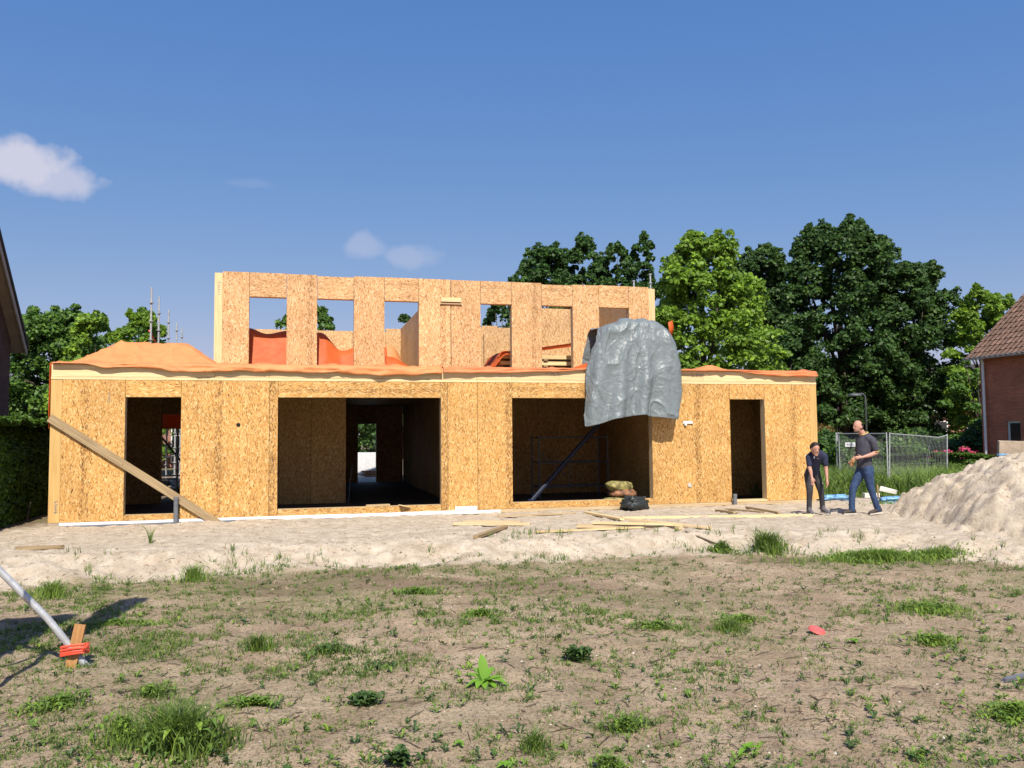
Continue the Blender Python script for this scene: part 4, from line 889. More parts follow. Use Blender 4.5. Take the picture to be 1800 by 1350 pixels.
# ------------------------------------------------------------------ hedges and shrubs
def hedge(name, pts, wd, h0, mat, label, seed, n, size=.07, cat='hedge', bot=0.0):
    rg = np.random.default_rng(seed); P = []; pts = [np.array(p, float) for p in pts]
    L_ = [np.linalg.norm(pts[i+1]-pts[i]) for i in range(len(pts)-1)]
    root = empty(name, (pts[0][0], pts[0][1], 0), 0, label, cat); o0 = np.array([pts[0][0], pts[0][1], 0])
    i = rg.choice(len(L_), n, p=np.array(L_)/sum(L_)); a = rg.random(n)
    A_ = np.array([pts[k] for k in i]); B_ = np.array([pts[k+1] for k in i]); d = (B_-A_)/np.linalg.norm(B_-A_, axis=1)[:, None]; nn_ = np.stack([-d[:, 1], d[:, 0]], -1)
    base = A_+(B_-A_)*a[:, None]; f = rg.random(n)
    side = np.where(f < .38, -1, np.where(f < .5, 1, 0)); off = np.where(side != 0, side*(.5-.09*rg.random(n)), rg.random(n)-.5)*wd
    zt = h0+(fbm(base[:, 0]*2.2, base[:, 1]*2.2, seed, 4)-.5)*.28
    z = np.where(side != 0, bot+(zt-bot)*rg.random(n), zt-.10*rg.random(n)**2)
    off = np.where(side != 0, off*(1-.62*(z/zt)**5), off)
    off = off+side*(fbm(base[:, 0]*3, z*3, seed+3, 3)-.5)*.22
    p = np.stack([base[:, 0]+nn_[:, 0]*off, base[:, 1]+nn_[:, 1]*off, z], -1)-o0
    out_ = np.stack([nn_[:, 0]*side, nn_[:, 1]*side, (side == 0)*1.0], -1)
    out_[:, 2] += np.where(side != 0, 1.6*(np.clip(z, 0, None)/zt)**5, 0)
    nr = out_*.6+rg.normal(size=(n, 3))*.5+np.array([0, 0, .35]); nr /= np.linalg.norm(nr, axis=1)[:, None]
    t1 = np.cross(nr, rg.normal(size=(n, 3))); t1 /= np.linalg.norm(t1, axis=1)[:, None]; t2 = np.cross(nr, t1); s = size*(.6+.9*rg.random(n))
    a_ = t1*(s*.5)[:, None]; b_ = t2*(s*.3)[:, None]
    V = np.stack([p-a_, p+b_, p+a_, p-b_], 1).reshape(-1, 3); link('foliage', mesh_np('foliage', V, np.arange(n*4).reshape(n, 4), M[mat]), root)
    mb = MB()
    for k in range(int(sum(L_)/.35)):
        q = k*.35; j = 0
        while q > L_[j] and j < len(L_)-1: q -= L_[j]; j += 1
        c = pts[j]+(pts[j+1]-pts[j])*min(1, q/L_[j])-pts[0]
        mb.tube([(c[0], c[1], -.3), (c[0]+random.uniform(-.1, .1), c[1]+random.uniform(-.1, .1), h0*.6), (c[0]+random.uniform(-.2, .2), c[1]+random.uniform(-.2, .2), h0*.9)], [.03, .022, .01], 5)
    m = mb.build('stems', M['bark'], root); m['kind'] = 'stuff'
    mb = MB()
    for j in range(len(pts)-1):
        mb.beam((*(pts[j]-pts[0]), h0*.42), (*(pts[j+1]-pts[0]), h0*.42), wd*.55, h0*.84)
    mb.build('dark_core', M['hole'], root)  # solid near-black core paints the shade deep inside the hedge
    return root
hedge('tall_hedge', [(-9.2, 12.0), (-10.45, 17.0), (-11.75, 22.0)], .9, 2.12, 'leaf_hedge', 'tall clipped hedge with a sunlit top between the left brick house and the timber house', 71, 46000, .095)
hedge('low_hedge', [(10.6, 33.0), (14.2, 31.0), (17.1, 27.8)], .9, .88, 'leaf_hedge', 'low dark clipped hedge behind the site fence on the right', 72, 26000, .095, bot=-.2)
MB().beam((-9.95, 17.2, -.1), (-9.9, 17.25, .42), .05, .03).build('stake', M['bark']); o = bpy.data.objects['stake']; o.name = 'wooden_peg'; tag(o, 'thin wooden peg before the left hedge, coloured dark as if shaded', 'peg')  # dark bark colour stands for the hedge's shade on the peg
def shrub(X, Y, r, h_, mat, label, seed, n=26, per=150, size=.12, flower=None, name='shrub', z0=None):
    g0 = gz(X, Y); rg = np.random.default_rng(seed); root = empty(name, (X, Y, g0), 0, label, 'shrub')
    th = rg.random(n)*6.28; q = rg.random(n)**.5; t_ = rg.random(n)
    C_ = np.stack([np.cos(th)*q*r*.8, np.sin(th)*q*r*.8, h_*(.15+.72*t_*(1-.45*q))], -1); RR = np.full(n, .27*min(r, h_*.6)+.05)
    V, F_ = leaf_cloud(C_, RR, per, size, seed+3); link('foliage', mesh_np('foliage', V, F_, M[mat]), root)
    if flower:
        V, F_ = leaf_cloud(C_+np.array([0, -.05, .05]), RR*1.08, per//2, size*.8, seed+5); link('blossom', mesh_np('blossom', V, F_, M[flower]), root)
    mb = MB()
    for k in range(6): mb.tube([(0, 0, -.1), tuple(C_[k]*.5), tuple(C_[k])], [.04, .025, .008], 5)
    mb.build('stems', M['bark'], root)['kind'] = 'stuff'
    return root
shrub(16.4, 35.5, 1.5, 2.1, 'leaf_mid', 'rounded light green shrub behind the middle of the site fence', 81, 40, 160, .15)
shrub(13.6, 36.0, 1.2, 2.2, 'leaf_oak', 'dark shrub beside the corner of the timber house behind the fence', 82, 34, 150, .14)
shrub(14.9, 40, 1.5, 2.6, 'leaf_red', 'reddish tinged shrub behind the lamp post', 83, 34, 130, .16)
shrub(18.6, 38, 1.7, 2.3, 'leaf_dark', 'dark evergreen shrub left of the pink rhododendron', 84, 40, 160, .15)
shrub(16.75, 32.9, .6, 1.2, 'leaf_dark', 'rhododendron with crimson pink blossom by the low hedge', 85, 26, 150, .13, 'flower', 'rhododendron')
shrub(17.5, 32.4, .55, 1.3, 'leaf_dark', 'second crimson rhododendron, nearer the right brick house', 86, 24, 150, .13, 'flower', 'rhododendron')
shrub(21.0, 37.5, 1.2, 2.6, 'leaf_dark', 'tall dark shrub touching the right brick house', 87, 34, 150, .15)
shrub(11.9, 30.3, .8, 1.9, 'leaf_mid', 'light green bush leaning on the fence beside the timber house', 88, 24, 130, .12)
# distant belt of trees
rg = np.random.default_rng(5); n = 900; th = rg.random(n)*3.3-.08; r = 80+rg.random(n)*16
C_ = np.stack([np.cos(th)*r, np.sin(th)*r, rg.random(n)*5.0], -1); V, F_ = leaf_cloud(C_, np.full(n, 2.4), 26, 1.2, 6); tag(link('distant_trees', mesh_np('distant_trees', V, F_, M['leaf_oak'])), kind='stuff')

# ------------------------------------------------------------------ neighbouring houses
def obox(m, x0, x1, y0, y1, z0, z1, mt=0): return m.box(x0, x1, y0, y1, z0, z1, mt)
# right house: long wall along local y, roof rising to +x. local origin = far left corner on the ground
RH = empty('brick_house', (17.95, 32.0, 0), HANG, 'red brown brick house with clay tile roof at the right edge', 'house')
EH = 4.5; PIT = R_(42)
wy0, wy1 = -1.75, -1.12
wall = MB(); wall.box(0, .3, -9, wy0, -.2, EH).box(0, .3, wy1, 0, -.2, EH).box(0, .3, wy0, wy1, 2.05, EH).box(0, .3, wy0, wy1, -.2, 1.0)
wall.build('wall', M['brick'], RH)
gw = MB(); gw.add([(.3, -.3, -.2), (8, -.3, -.2), (8, -.3, EH), (4.15, -.3, EH+3.9), (.3, -.3, EH), (.3, 0, -.2), (8, 0, -.2), (8, 0, EH), (4.15, 0, EH+3.9), (.3, 0, EH)], [(0, 1, 2, 3, 4), (9, 8, 7, 6, 5), (0, 5, 6, 1), (1, 6, 7, 2), (2, 7, 8, 3), (3, 8, 9, 4)]); gw.build('gable_wall', M['brick'], RH)
wn = MB().box(.08, .14, wy0, wy1, 1.97, 2.05).box(.08, .14, wy0, wy1, 1.0, 1.08).box(.08, .14, wy0, wy0+.08, 1.08, 1.97).box(.08, .14, wy1-.08, wy1, 1.08, 1.97).build('window', M['curtain'], RH)
MB().box(.10, .12, wy0+.08, wy1-.08, 1.08, 1.97).build('pane', M['glass'], wn)
MB().box(-.03, .1, wy0-.05, wy1+.05, .94, .998).build('sill', M['stone'], wn)
MB().tube([(-.10, -.25, -.1), (-.10, -.25, EH-.25), (-.2, -.3, EH-.05)], .05, 10).build('downpipe', M['curtain'], RH)
MB().box(-.42, -.28, -9, .35, EH-.10, EH+.02).build('gutter', M['zinc'], RH); MB().box(-.28, -.002, -9, .32, EH-.04, EH).build('soffit', M['curtain'], RH)
bb = MB(); bb.add([(-.28, .32, EH), (4.15, .32, EH+4.43*math.tan(PIT)), (4.15, -9, EH+4.43*math.tan(PIT)), (-.28, -9, EH)], [(0, 1, 2, 3)]); bb.build('roof_underlay', M['hole'], RH)
# curved roof tiles
tw_, tl_ = .24, .34; tv = []; nseg = 5
for jj, (yy, lift) in enumerate(((0, 0.0), (tl_*1.12, .0))):
    pass
V = []; Fq = []
for e_ in (0, 1):
    for k in range(nseg+1):
        a = k/nseg; hh = .045*math.sin(a*math.pi*1.25)*(1 if a < .8 else 1)-.01*a
        V.append((e_*tl_*1.1, a*tw_*1.04, hh+.03*(1-e_)+.012))
for e_ in (0,):
    for k in range(nseg+1): V.append((0, V[k][1], V[k][2]-.022))
for k in range(nseg): Fq.append((k, k+1, nseg+2+k, nseg+1+k)); Fq.append((2*nseg+2+k, 2*nseg+3+k, k+1, k))
tme = mesh_np('roof_tile', V, Fq, M['tile'], False)
for r_ in range(17):
    for c in range(15):
        x = -.40+r_*tl_*math.cos(PIT); z = EH+.03+(x+.28)*math.tan(PIT); o = link('roof_tile', tme, RH, (x, .12-c*tw_, z), (random.uniform(-.01, .01), -PIT, random.uniform(-.012, .012)))
# rest of the roof beyond the frame
V = []; Fq = []
rb = MB(); xa = -.35; rb.add([(xa, -3.3, EH+.02+(xa+.28)*math.tan(PIT)), (4.15, -3.3, EH+.02+4.43*math.tan(PIT)), (4.15, -9, EH+.02+4.43*math.tan(PIT)), (xa, -9, EH+.02+(xa+.28)*math.tan(PIT))], [(0, 1, 2, 3)])
x2 = -.40+17*tl_*math.cos(PIT); rb.add([(x2, .3, EH+.05+(x2+.28)*math.tan(PIT)), (4.15, .3, EH+.05+4.43*math.tan(PIT)), (4.15, -3.3, EH+.05+4.43*math.tan(PIT)), (x2, -3.3, EH+.05+(x2+.28)*math.tan(PIT))], [(0, 1, 2, 3)])
rb.add([(4.15, .3, EH+.02+4.43*math.tan(PIT)), (8.6, .3, EH-.4), (8.6, -9, EH-.4), (4.15, -9, EH+.02+4.43*math.tan(PIT))], [(0, 1, 2, 3)]); rb.build('roof_slope', M['tile'], RH)['kind'] = 'stuff'
for k, (x, y, rz, w_, h_, lb) in enumerate(((13.65, 22.9, -.05, .9, 1.42, 'left grey concrete slab standing on edge behind the sand heap'), (14.7, 23.3, .25, 1.3, 1.5, 'right brown stained concrete slab standing behind the sand heap'))):
    o = MB().box(-w_/2, w_/2, -.06, .06, -.3, h_, jit=.015).build('concrete_slab', M['concrete'], None, (x, y, 0), (.06, .02, rz)); tag(o, lb, 'slab')

# left house: gable wall running along the house depth direction
LH = empty('brick_house', (-13.25, 22.0, 0), HANG, 'dark brick house with steep roof verge at the left edge', 'house')
# local y = depth away, gable wall from y=0 (far corner) to y=-8, facing +x
GE = 3.95; GP = 1.06; half = 4.0
g_ = MB(); g_.add([(-.0, 0, -.2), (0, -2*half, -.2), (0, -2*half, GE+.35), (0, -half, GE+.35+half*GP), (0, 0, GE+.35), (-.3, 0, -.2), (-.3, -2*half, -.2), (-.3, -2*half, GE+.35), (-.3, -half, GE+.35+half*GP), (-.3, 0, GE+.35)], [(0, 4, 3, 2, 1), (5, 6, 7, 8, 9), (0, 5, 9, 4), (4, 9, 8, 3), (1, 2, 7, 6), (2, 3, 8, 7)])
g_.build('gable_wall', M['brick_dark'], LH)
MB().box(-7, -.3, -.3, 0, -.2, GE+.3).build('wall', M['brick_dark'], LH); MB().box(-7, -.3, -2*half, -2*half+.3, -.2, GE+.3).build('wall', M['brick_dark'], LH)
ov = .32; e0 = .30
def slope(s, nm, mat, dz0, dz1, x0, x1):
    y0 = e0; y1 = -half; z0 = GE+.35-e0*GP; z1 = GE+.35+half*GP
    if s: y0, y1 = -2*half-e0, -half
    MB().add([(x0, y0, z0+dz0), (x1, y0, z0+dz0), (x1, y1, z1+dz0), (x0, y1, z1+dz0), (x0, y0, z0+dz1), (x1, y0, z0+dz1), (x1, y1, z1+dz1), (x0, y1, z1+dz1)], [(0, 1, 2, 3), (7, 6, 5, 4), (0, 4, 5, 1), (1, 5, 6, 2), (2, 6, 7, 3), (3, 7, 4, 0)]).build(nm, M[mat], LH)
for s in (0, 1): slope(s, 'soffit', 'soffit', .02, .06, -7, ov-.03); slope(s, 'roof_slope', 'tile_dark', .13, .24, -7, ov+.04); slope(s, 'verge_board', 'zinc', -.06, .125, ov-.03, ov)
lw = MB().box(.005, .03, -1.45, -1.35, 2.2, 3.5).box(.005, .03, -2.7, -2.6, 2.2, 3.5).box(.005, .03, -2.6, -1.45, 2.2, 2.3).box(.005, .03, -2.6, -1.45, 3.4, 3.5).build('window', M['curtain'], LH); MB().box(.004, .012, -2.6, -1.45, 2.3, 3.4).build('pane', M['glass'], lw)
# far brick houses
def farhouse(X, Y, rz, wd, dp, eh, rh, label, wins, roofm='tile_dark', z0=-.3):
    h_ = empty('brick_house', (X, Y, 0), rz, label, 'house')
    MB().box(0, wd, 0, dp, z0, eh).add([(0, 0, eh), (0, dp, eh), (0, dp/2, eh+rh), (wd, 0, eh), (wd, dp, eh), (wd, dp/2, eh+rh)], [(0, 2, 1), (3, 4, 5)]).build('wall', M['brick_far'], h_)
    MB().add([(-.3, -.4, eh-.3), (wd+.3, -.4, eh-.3), (wd+.3, dp/2, eh+rh+.1), (-.3, dp/2, eh+rh+.1)], [(0, 1, 2, 3)]).add([(-.3, dp+.4, eh-.3), (wd+.3, dp+.4, eh-.3), (wd+.3, dp/2, eh+rh+.1), (-.3, dp/2, eh+rh+.1)], [(3, 2, 1, 0)]).build('roof', M[roofm], h_)
    MB().box(-.3, wd+.3, -.45, -.35, eh-.4, eh-.25).build('gutter', M['curtain'], h_)
    for (x, z, w_, hh) in wins:
        f_ = MB().box(x, x+w_, -.06, .0, z, z+.07).box(x, x+w_, -.06, 0, z+hh-.07, z+hh).box(x, x+.07, -.06, 0, z+.07, z+hh-.07).box(x+w_-.07, x+w_, -.06, 0, z+.07, z+hh-.07).box(x+.07, x+w_-.07, -.05, 0, z+hh*.62, z+hh*.62+.06).box(x+w_/2-.03, x+w_/2+.03, -.05, 0, z+.07, z+hh*.6).build('window', M['curtain'], h_)
        MB().box(x+.07, x+w_-.07, -.02, -.005, z+.07, z+hh-.07).build('pane', M['glass'], f_)
farhouse(-22.3, 47, .05, 12, 8, 3.1, 2.4, 'brick house with white sash windows glimpsed through the left doorway', [(1, .6, 1.2, 1.6), (3.1, .3, 1.1, 2.4), (5.0, .5, 1.2, 1.9), (8, .6, 1.2, 1.6)])
farhouse(25.0, 60, -.1, 10, 8, 3.4, 3.2, 'brick house half hidden in the shade of the huge maple', [(1.2, .4, 1.4, 1.6), (4.6, .4, 1.3, 2.0), (7.2, .6, 1.4, 1.4), (2.4, 3.9, .01, .01)])

# ------------------------------------------------------------------ scaffold behind the left wing
scf = empty('scaffold', W(.66, 6.15), HANG, 'steel scaffold whose five pole tops rise behind the orange hump', 'scaffold')
def std(parent, x, y, zt):
    m = MB().tube([(x, y, -.1), (x, y, zt)], .027, 8)
    p_ = m.build('pole', M['steel'], parent)
    r_ = MB()
    for z in np.arange(.35, zt-.1, .5): r_.tube([(x, y, z), (x, y, z+.02)], .065, 8)
    r_.build('rosettes', M['steel'], p_)['kind'] = 'stuff'
vs = (6.15, 8.2, 10.2, 12.3, 14.3); us_ = (.80, .68, .66, .62, .53); zs = (5.78, 5.86, 5.76, 5.62, 5.66)
for v, u, z in zip(vs, us_, zs): std(scf, u-.66, v-6.15, z)
for v in (6.15, 8.2, 10.2): std(scf, .66+.2, v-6.15, 3.0)
for z in (1.1, 2.1, 3.1): MB().tube([(.1, -.1, z), (0, 8.2, z)], .024, 6).build('ledger', M['steel'], scf)
for z in (.6, 2.1): MB().tube([(0, 0, z), (.86, 0, z)], .024, 6).build('transom', M['steel'], scf); MB().tube([(0, 2.05, z), (.86, 2.05, z)], .024, 6).build('transom', M['steel'], scf)
MB().tube([(.1, .0, 4.6), (.4, 4.0, 3.2)], .024, 6).build('brace', M['tape'], scf); MB().tube([(.2, .3, 2.0), (1.6, .1, .2)], .03, 6).build('brace', M['steel_dark'], scf); MB().tube([(1.7, .1, 3.1), (1.1, .1, .1)], .03, 6).build('brace', M['steel_dark'], scf)
MB().box(-.1, 1.0, 0, 4, 2.0, 2.05).build('deck', M['oldwood'], scf)
dbr = empty('rubble_pile', W(1.5, 7.6), 0, 'heap of pale building rubble and poles seen through the left doorway', 'rubble')
for k in range(40):
    x, y = random.uniform(-1, .8), random.uniform(-.7, .7); s = random.uniform(.05, .16)
    MB().box(-s*1.6, s*1.6, -s, s, -s*.5, s*.5, jit=s*.2).build('rubble_piece', M[random.choice(('foam', 'concrete', 'steel', 'oldwood'))], dbr, (x, y, .05+random.random()*.4), (random.uniform(-.5, .5), random.uniform(-.5, .5), random.random()*3))
o = H2W(sheet('orange_door_film', np.array([[[1.2+.2*i, 5.62+.05*math.sin(i*1.7+j), 2.34-.1*j] for i in range(8)] for j in range(5)]), M['orange'])); tag(o, 'orange film hanging over the rear doorway behind the left door opening', 'plastic film')
for (x, y, z, lb) in ((5.21, 31, 7.65, 'tall steel scaffold pole above the right corner of the upper storey'), (4.59, 31, 7.4, 'short scaffold pole tip just left of the upper storey corner')):
    MB().tube([(0, 0, 0), (0, 0, z)], .03, 8).tube([(0, 0, z-.35), (0, 0, z-.32)], .07, 8).tube([(0, 0, z-.02), (0, 0, z+.02)], .05, 8).build('scaffold_pole', M['steel'], None, (x, y, 0)); tag(bpy.context.scene.objects[-1] if False else [o_ for o_ in COL.objects if o_.name.startswith('scaffold_pole')][-1], lb, 'pole')
# wrapped pallet and brick pallet behind the rear door
wp = MB().box(-1.4, 1.2, -.5, .5, 0, 1.12, jit=.04).build('wrapped_pallet', M['white'], None, (-6.6, 36, -.15)); tag(wp, 'tall white wrapped pallet load seen through the rear doorway', 'pallet load')
bpal = empty('brick_pallet', (-5.9, 34.6, -.2), 0, 'small stack of orange bricks seen through the rear doorway', 'brick stack')
bme = mesh_np('brick', [(x, y, z) for z in (0, .062) for y in (0, .1) for x in (0, .21)], [(0, 2, 3, 1), (4, 5, 7, 6), (0, 1, 5, 4), (2, 6, 7, 3), (0, 4, 6, 2), (1, 3, 7, 5)], flat('orange_brick', (.50, .20, .09), .9, .3, 3))
for r_ in range(7):
    for c in range(5): link('brick', bme, bpal, (-.35+c*.225+.1*(r_ % 2), random.uniform(-.01, .01), r_*.068), (0, 0, random.uniform(-.04, .04)))

# ------------------------------------------------------------------ site fence and lamp
def fence_panel(a, b_, lean, label, bow=0.0):
    a = Vector((a[0], a[1], -.18)); b_ = Vector((b_[0], b_[1], -.18)); L_ = (b_-a).length; d = (b_-a).normalized(); rz = math.atan2(d.y, d.x)
    f_ = empty('site_fence_panel', a, rz, label, 'fence panel', 'mesh site fence panels'); f_.rotation_euler = (lean[0], lean[1], rz)
    Hh = 1.86
    for x in (0, L_): MB().tube([(x, 0, 0), (x, 0, Hh)], .021, 8).build('post', M['steel'], f_)
    for z in (.12, Hh-.04): MB().tube([(0, 0, z), (L_*.5, bow*.3, z-bow*.25), (L_*.85, bow*.2, z-bow*.55), (L_, 0, z)], .017, 6).build('rail', M['steel'], f_)
    m = MB(); nV = int(L_/.085)
    for k in range(1, nV):
        x = k*L_/nV; bw = bow*math.sin(math.pi*k/nV)**2*(1.2 if k > nV*.7 else .3)
        m.tube([(x, 0, .12), (x-bw*.8, bw, 1.0), (x, 0, Hh-.04-bow*.4*k/nV)], .0026, 3, cap=False)
    for z in np.arange(.35, Hh, .27): m.tube([(0, 0, z), (L_*.5, bow*.6, z), (L_, 0, z)], .0026, 3, cap=False)
    m.build('wire_mesh', M['steel'], f_)['kind'] = 'stuff'
    return f_
fence_panel((11.45, 25.6), (14.45, 28.0), (.03, .02), 'bent site fence panel nearest the sand heap, in front of the low hedge', .16)
f2 = fence_panel((11.25, 28.9), (11.38, 25.5), (0, .0), 'site fence panel directly behind the bald man')
fence_panel((12.9, 33.2), (11.2, 29.0), (0, .0), 'farthest site fence panel, beside the corner of the timber house')
for (yy, zz, lb) in ((27.9, 1.28, 'small white notice on the site fence left of the bald man'), (26.75, 1.22, 'white notice on the site fence behind the chest of the bald man')):
    o = MB().box(-.16, .16, -.006, .006, -.07, .07).build('fence_notice', M['white'], None, (11.24, yy, zz), (0, 0, -.35))
    q = MB()
    for k in range(4): q.box(-.11+k*.055, -.07+k*.055, -.009, -.0065, -.03, .03)
    q.build('printed_letters', M['ink'], o)['kind'] = 'stuff'
    tag(o, lb, 'notice')
lp = empty('street_lamp', (17.75, 42, 0), 0, 'dark street lamp on a slim post rising behind the bald man', 'street lamp')
MB().tube([(0, 0, -.3), (0, 0, 3.35), (-.02, 0, 3.5), (-.12, 0, 3.6), (-.3, 0, 3.62)], [.05, .045, .04, .035, .03], 10).build('post', M['steel_dark'], lp, smooth=True)
dm = MB(); n = 14
for j in range(5):
    a = j/4*math.pi/2
    for k in range(n): dm.v.append((-.52+.36*math.cos(a)*math.cos(2*math.pi*k/n), .30*math.cos(a)*math.sin(2*math.pi*k/n), 3.48+.17*math.sin(a)))
for j in range(4):
    for k in range(n): dm.f.append((j*n+k, j*n+(k+1) % n, (j+1)*n+(k+1) % n, (j+1)*n+k)); dm.m.append(0)
dm.f.append(tuple(reversed(range(n)))); dm.m.append(0); dm.build('lamp_head', M['steel_dark'], lp, smooth=True)
# small things on the right
for (x, y, r, lb) in ((8.05, 21.0, .42, 'light blue plastic foil on the sand behind the bending man'), (9.0, 19.9, .36, 'torn blue foil beside the short grass patch')):
    Pb, Fb = bagmesh(r*2, r, .16, int(x*10), 14, .5); tag(link('blue_foil', mesh_np('blue_foil', Pb, Fb, M['bluebag'], True), None, (x, y, gz(x, y)-.02)), lb, 'plastic foil')
for (x, y, l, rz, lb) in ((10.2, 22.9, .42, -.6, 'white foam block tilted on a peg at the edge of the long grass'), (10.75, 22.3, .62, .05, 'long white foam block lying at the edge of the long grass'), (9.7, 22.8, .4, .0, 'thin pale board left of the two foam blocks')):
    tl = 'tilted' in lb; o = MB().box(-l/2, l/2, -.08, .08, 0, .11 if 'foam' in lb else .03, jit=.008).build('foam_block' if 'foam' in lb else 'loose_board', M['foam'], None, (x, y, gz(x, y)+(.14 if tl else .01)), (0, .22 if tl else 0, rz)); tag(o, lb, 'block' if 'foam' in lb else 'board')
for k, (x, y, h_) in enumerate(((9.55, 22.0, .35), (10.35, 21.2, .30), (10.1, 21.0, .26), (12.1, 20.9, .45), (8.3, 22.6, .42))):
    o = MB().box(-.02, .02, -.012, .012, -.1, h_).build('wooden_peg', M['foam' if k == 4 else 'oldwood'], None, (x, y, gz2(x, y)), (random.uniform(-.08, .08), random.uniform(-.08, .08), .3))
    tag(o, ['thin dark peg left of the tilted foam block', 'thin peg under the tilted foam block', 'thin peg beside the torn blue foil', 'brown peg on the slope of the sand heap by the low hedge', 'little white peg in the grass between the two men'][k], 'peg')
pipe = MB().tube([(-.14, 0, .07), (.14, .03, .07)], [.075, .075], 12, cap=False).build('clay_pipe', flat('terracotta', (.35, .16, .09), .9, .2), None, (11.55, 20.4, gz2(11.55, 20.4)), (0, 0, .9)); md = pipe.modifiers.new('t', 'SOLIDIFY'); md.thickness = .012; tag(pipe, 'short terracotta pipe piece on the slope of the sand heap', 'pipe')
Pb, Fb = bagmesh(.30, .14, .05, 44, 10, .4); tag(link('blue_scrap', mesh_np('blue_scrap', Pb, Fb, M['bluebag'], True), None, (10.6, 18.1, gz2(10.6, 18.1)+.0)), 'tiny blue plastic scrap lying high on the sand heap', 'plastic scrap')
# ------------------------------------------------------------------ grass and weeds
def blades(B, h, lean, wd, seed):
    rg = np.random.default_rng(seed); n = len(B); th = rg.random(n)*6.283; ln = lean*(.3+rg.random(n))*h
    d = np.stack([np.cos(th), np.sin(th), 0*th], -1); s = np.stack([-np.sin(th+.6*rg.normal(size=n)), np.cos(th), 0*th], -1)
    face = rg.random(n) < .6; s[face] = np.array([1, 0, 0]); w_ = (wd*(.6+.8*rg.random(n)))[:, None]*.5*s
    mid = B+d*(ln*.35)[:, None]; mid[:, 2] += h*.62; tip = B+d*ln[:, None]; tip[:, 2] += h*(1-.25*lean*rg.random(n))
    V = np.stack([B-w_, B+w_, mid+w_*.8, mid-w_*.8, tip], 1).reshape(-1, 3); k = np.arange(n)[:, None]*5
    return V, np.concatenate([k+[0, 1, 2], k+[0, 2, 3], k+[3, 2, 4]], 0)
def leaves(B, L_, wd, lift, seed, th=None):
    rg = np.random.default_rng(seed); n = len(B); th = rg.random(n)*6.283 if th is None else th
    d = np.stack([np.cos(th), np.sin(th), 0*th], -1); s = np.stack([-np.sin(th), np.cos(th), 0*th], -1)
    L_ = L_*(.7+.6*rg.random(n)); lf = lift*(.5+rg.random(n)); w_ = (wd*L_)[:, None]*.5*s
    m1 = B+d*(L_*.5)[:, None]; m1[:, 2] += L_*lf; tip = B+d*L_[:, None]; tip[:, 2] += L_*lf*1.1
    e1 = m1+w_; e2 = m1-w_; e1[:, 2] += L_*.12; e2[:, 2] += L_*.12
    V = np.stack([B, e1, tip, e2, m1], 1).reshape(-1, 3); k = np.arange(n)[:, None]*5
    return V, np.concatenate([k+[0, 1, 4], k+[1, 2, 4], k+[0, 4, 3], k+[4, 2, 3]], 0)
def join(*vf):
    V = []; F_ = []; b_ = 0
    for v, f in vf: V.append(v); F_.append(f+b_); b_ += len(v)
    return np.concatenate(V), np.concatenate(F_)
def zs(x, y): return terr(x, y)[0]
rg = np.random.default_rng(77)
# lawn: clump centres drawn evenly over the view, thinned by a density map
def lawn_pts(n, fn, ymin=4.6, ymax=14.6):
    iy = rg.random(n); y = 1/(1/ymin*(1-iy)+1/ymax*iy); x = (rg.random(n)*2-1)*.70*y; k = rg.random(n) < fn(x, y); return x[k], y[k]
def dens(x, y):
    d = y-footy(x); base = sm(.50, .70, fbm(x*.7, y*1.1, 51, 4)); far = sm(-7.5, -2.0, d); edge_ = np.exp(-((d+.2)/.45)**2)
    return np.clip(.10+base*(.30+.65*far)+.6*edge_+.22*far, 0, 1)*(d < .25)*(fbm(x*2.7, y*2.7, 53, 2) > .36)
cx, cy = lawn_pts(27000, dens); m_ = len(cx)
k = rg.integers(6, 16, m_); ci = np.repeat(np.arange(m_), k); n = len(ci); rr = (.02+.075*rg.random(m_)**1.5)[ci]*np.abs(rg.normal(size=n)); th = rg.random(n)*6.283
bx_ = cx[ci]+rr*np.cos(th); by_ = cy[ci]+rr*np.sin(th); hh = ((.014+.05*rg.random(m_)**2)*np.clip(cy/7, .7, 1.4))[ci]*(.6+.7*rg.random(n))
B = np.stack([bx_, by_, zs(bx_, by_)-.004], -1); V, F_ = blades(B, hh, 1.3, .006, 1)
tag(link('lawn_grass', mesh_np('lawn_grass', V, F_, M['grass'])), kind='stuff')
def dens2(x, y): return (.10+.5*dens(x, y)+.12*(fbm(x*1.3, y*1.3, 57, 3) > .55))*(y-footy(x) < .1)
cx, cy = lawn_pts(12000, dens2); m_ = len(cx); k = rg.integers(4, 9, m_); ci = np.repeat(np.arange(m_), k); n = len(ci)
B = np.stack([cx[ci]+rg.normal(size=n)*.004, cy[ci]+rg.normal(size=n)*.004, np.repeat(zs(cx, cy), k)+.002], -1)
V, F_ = leaves(B, (.014+.045*rg.random(m_)**2.2)[ci], .38, .5, 2)
hf = rg.random(m_)[ci] < .5
o = link('small_weeds', mesh_np('small_weeds', V, F_, [M['weed'], M['weed_d']], midx=np.tile(hf.astype(int), 4))); tag(o, kind='stuff')
# dry litter of dead blades
cx, cy = lawn_pts(9000, lambda x, y: (.35+.5*dens(x, y))*(y-footy(x) < .3)); B = np.stack([cx, cy, zs(cx, cy)+.004], -1)
V, F_ = blades(B, .006+.02*rg.random(len(B)), 4.5, .004, 4); tag(link('dry_litter', mesh_np('dry_litter', V, F_, M['twig'])), kind='stuff')
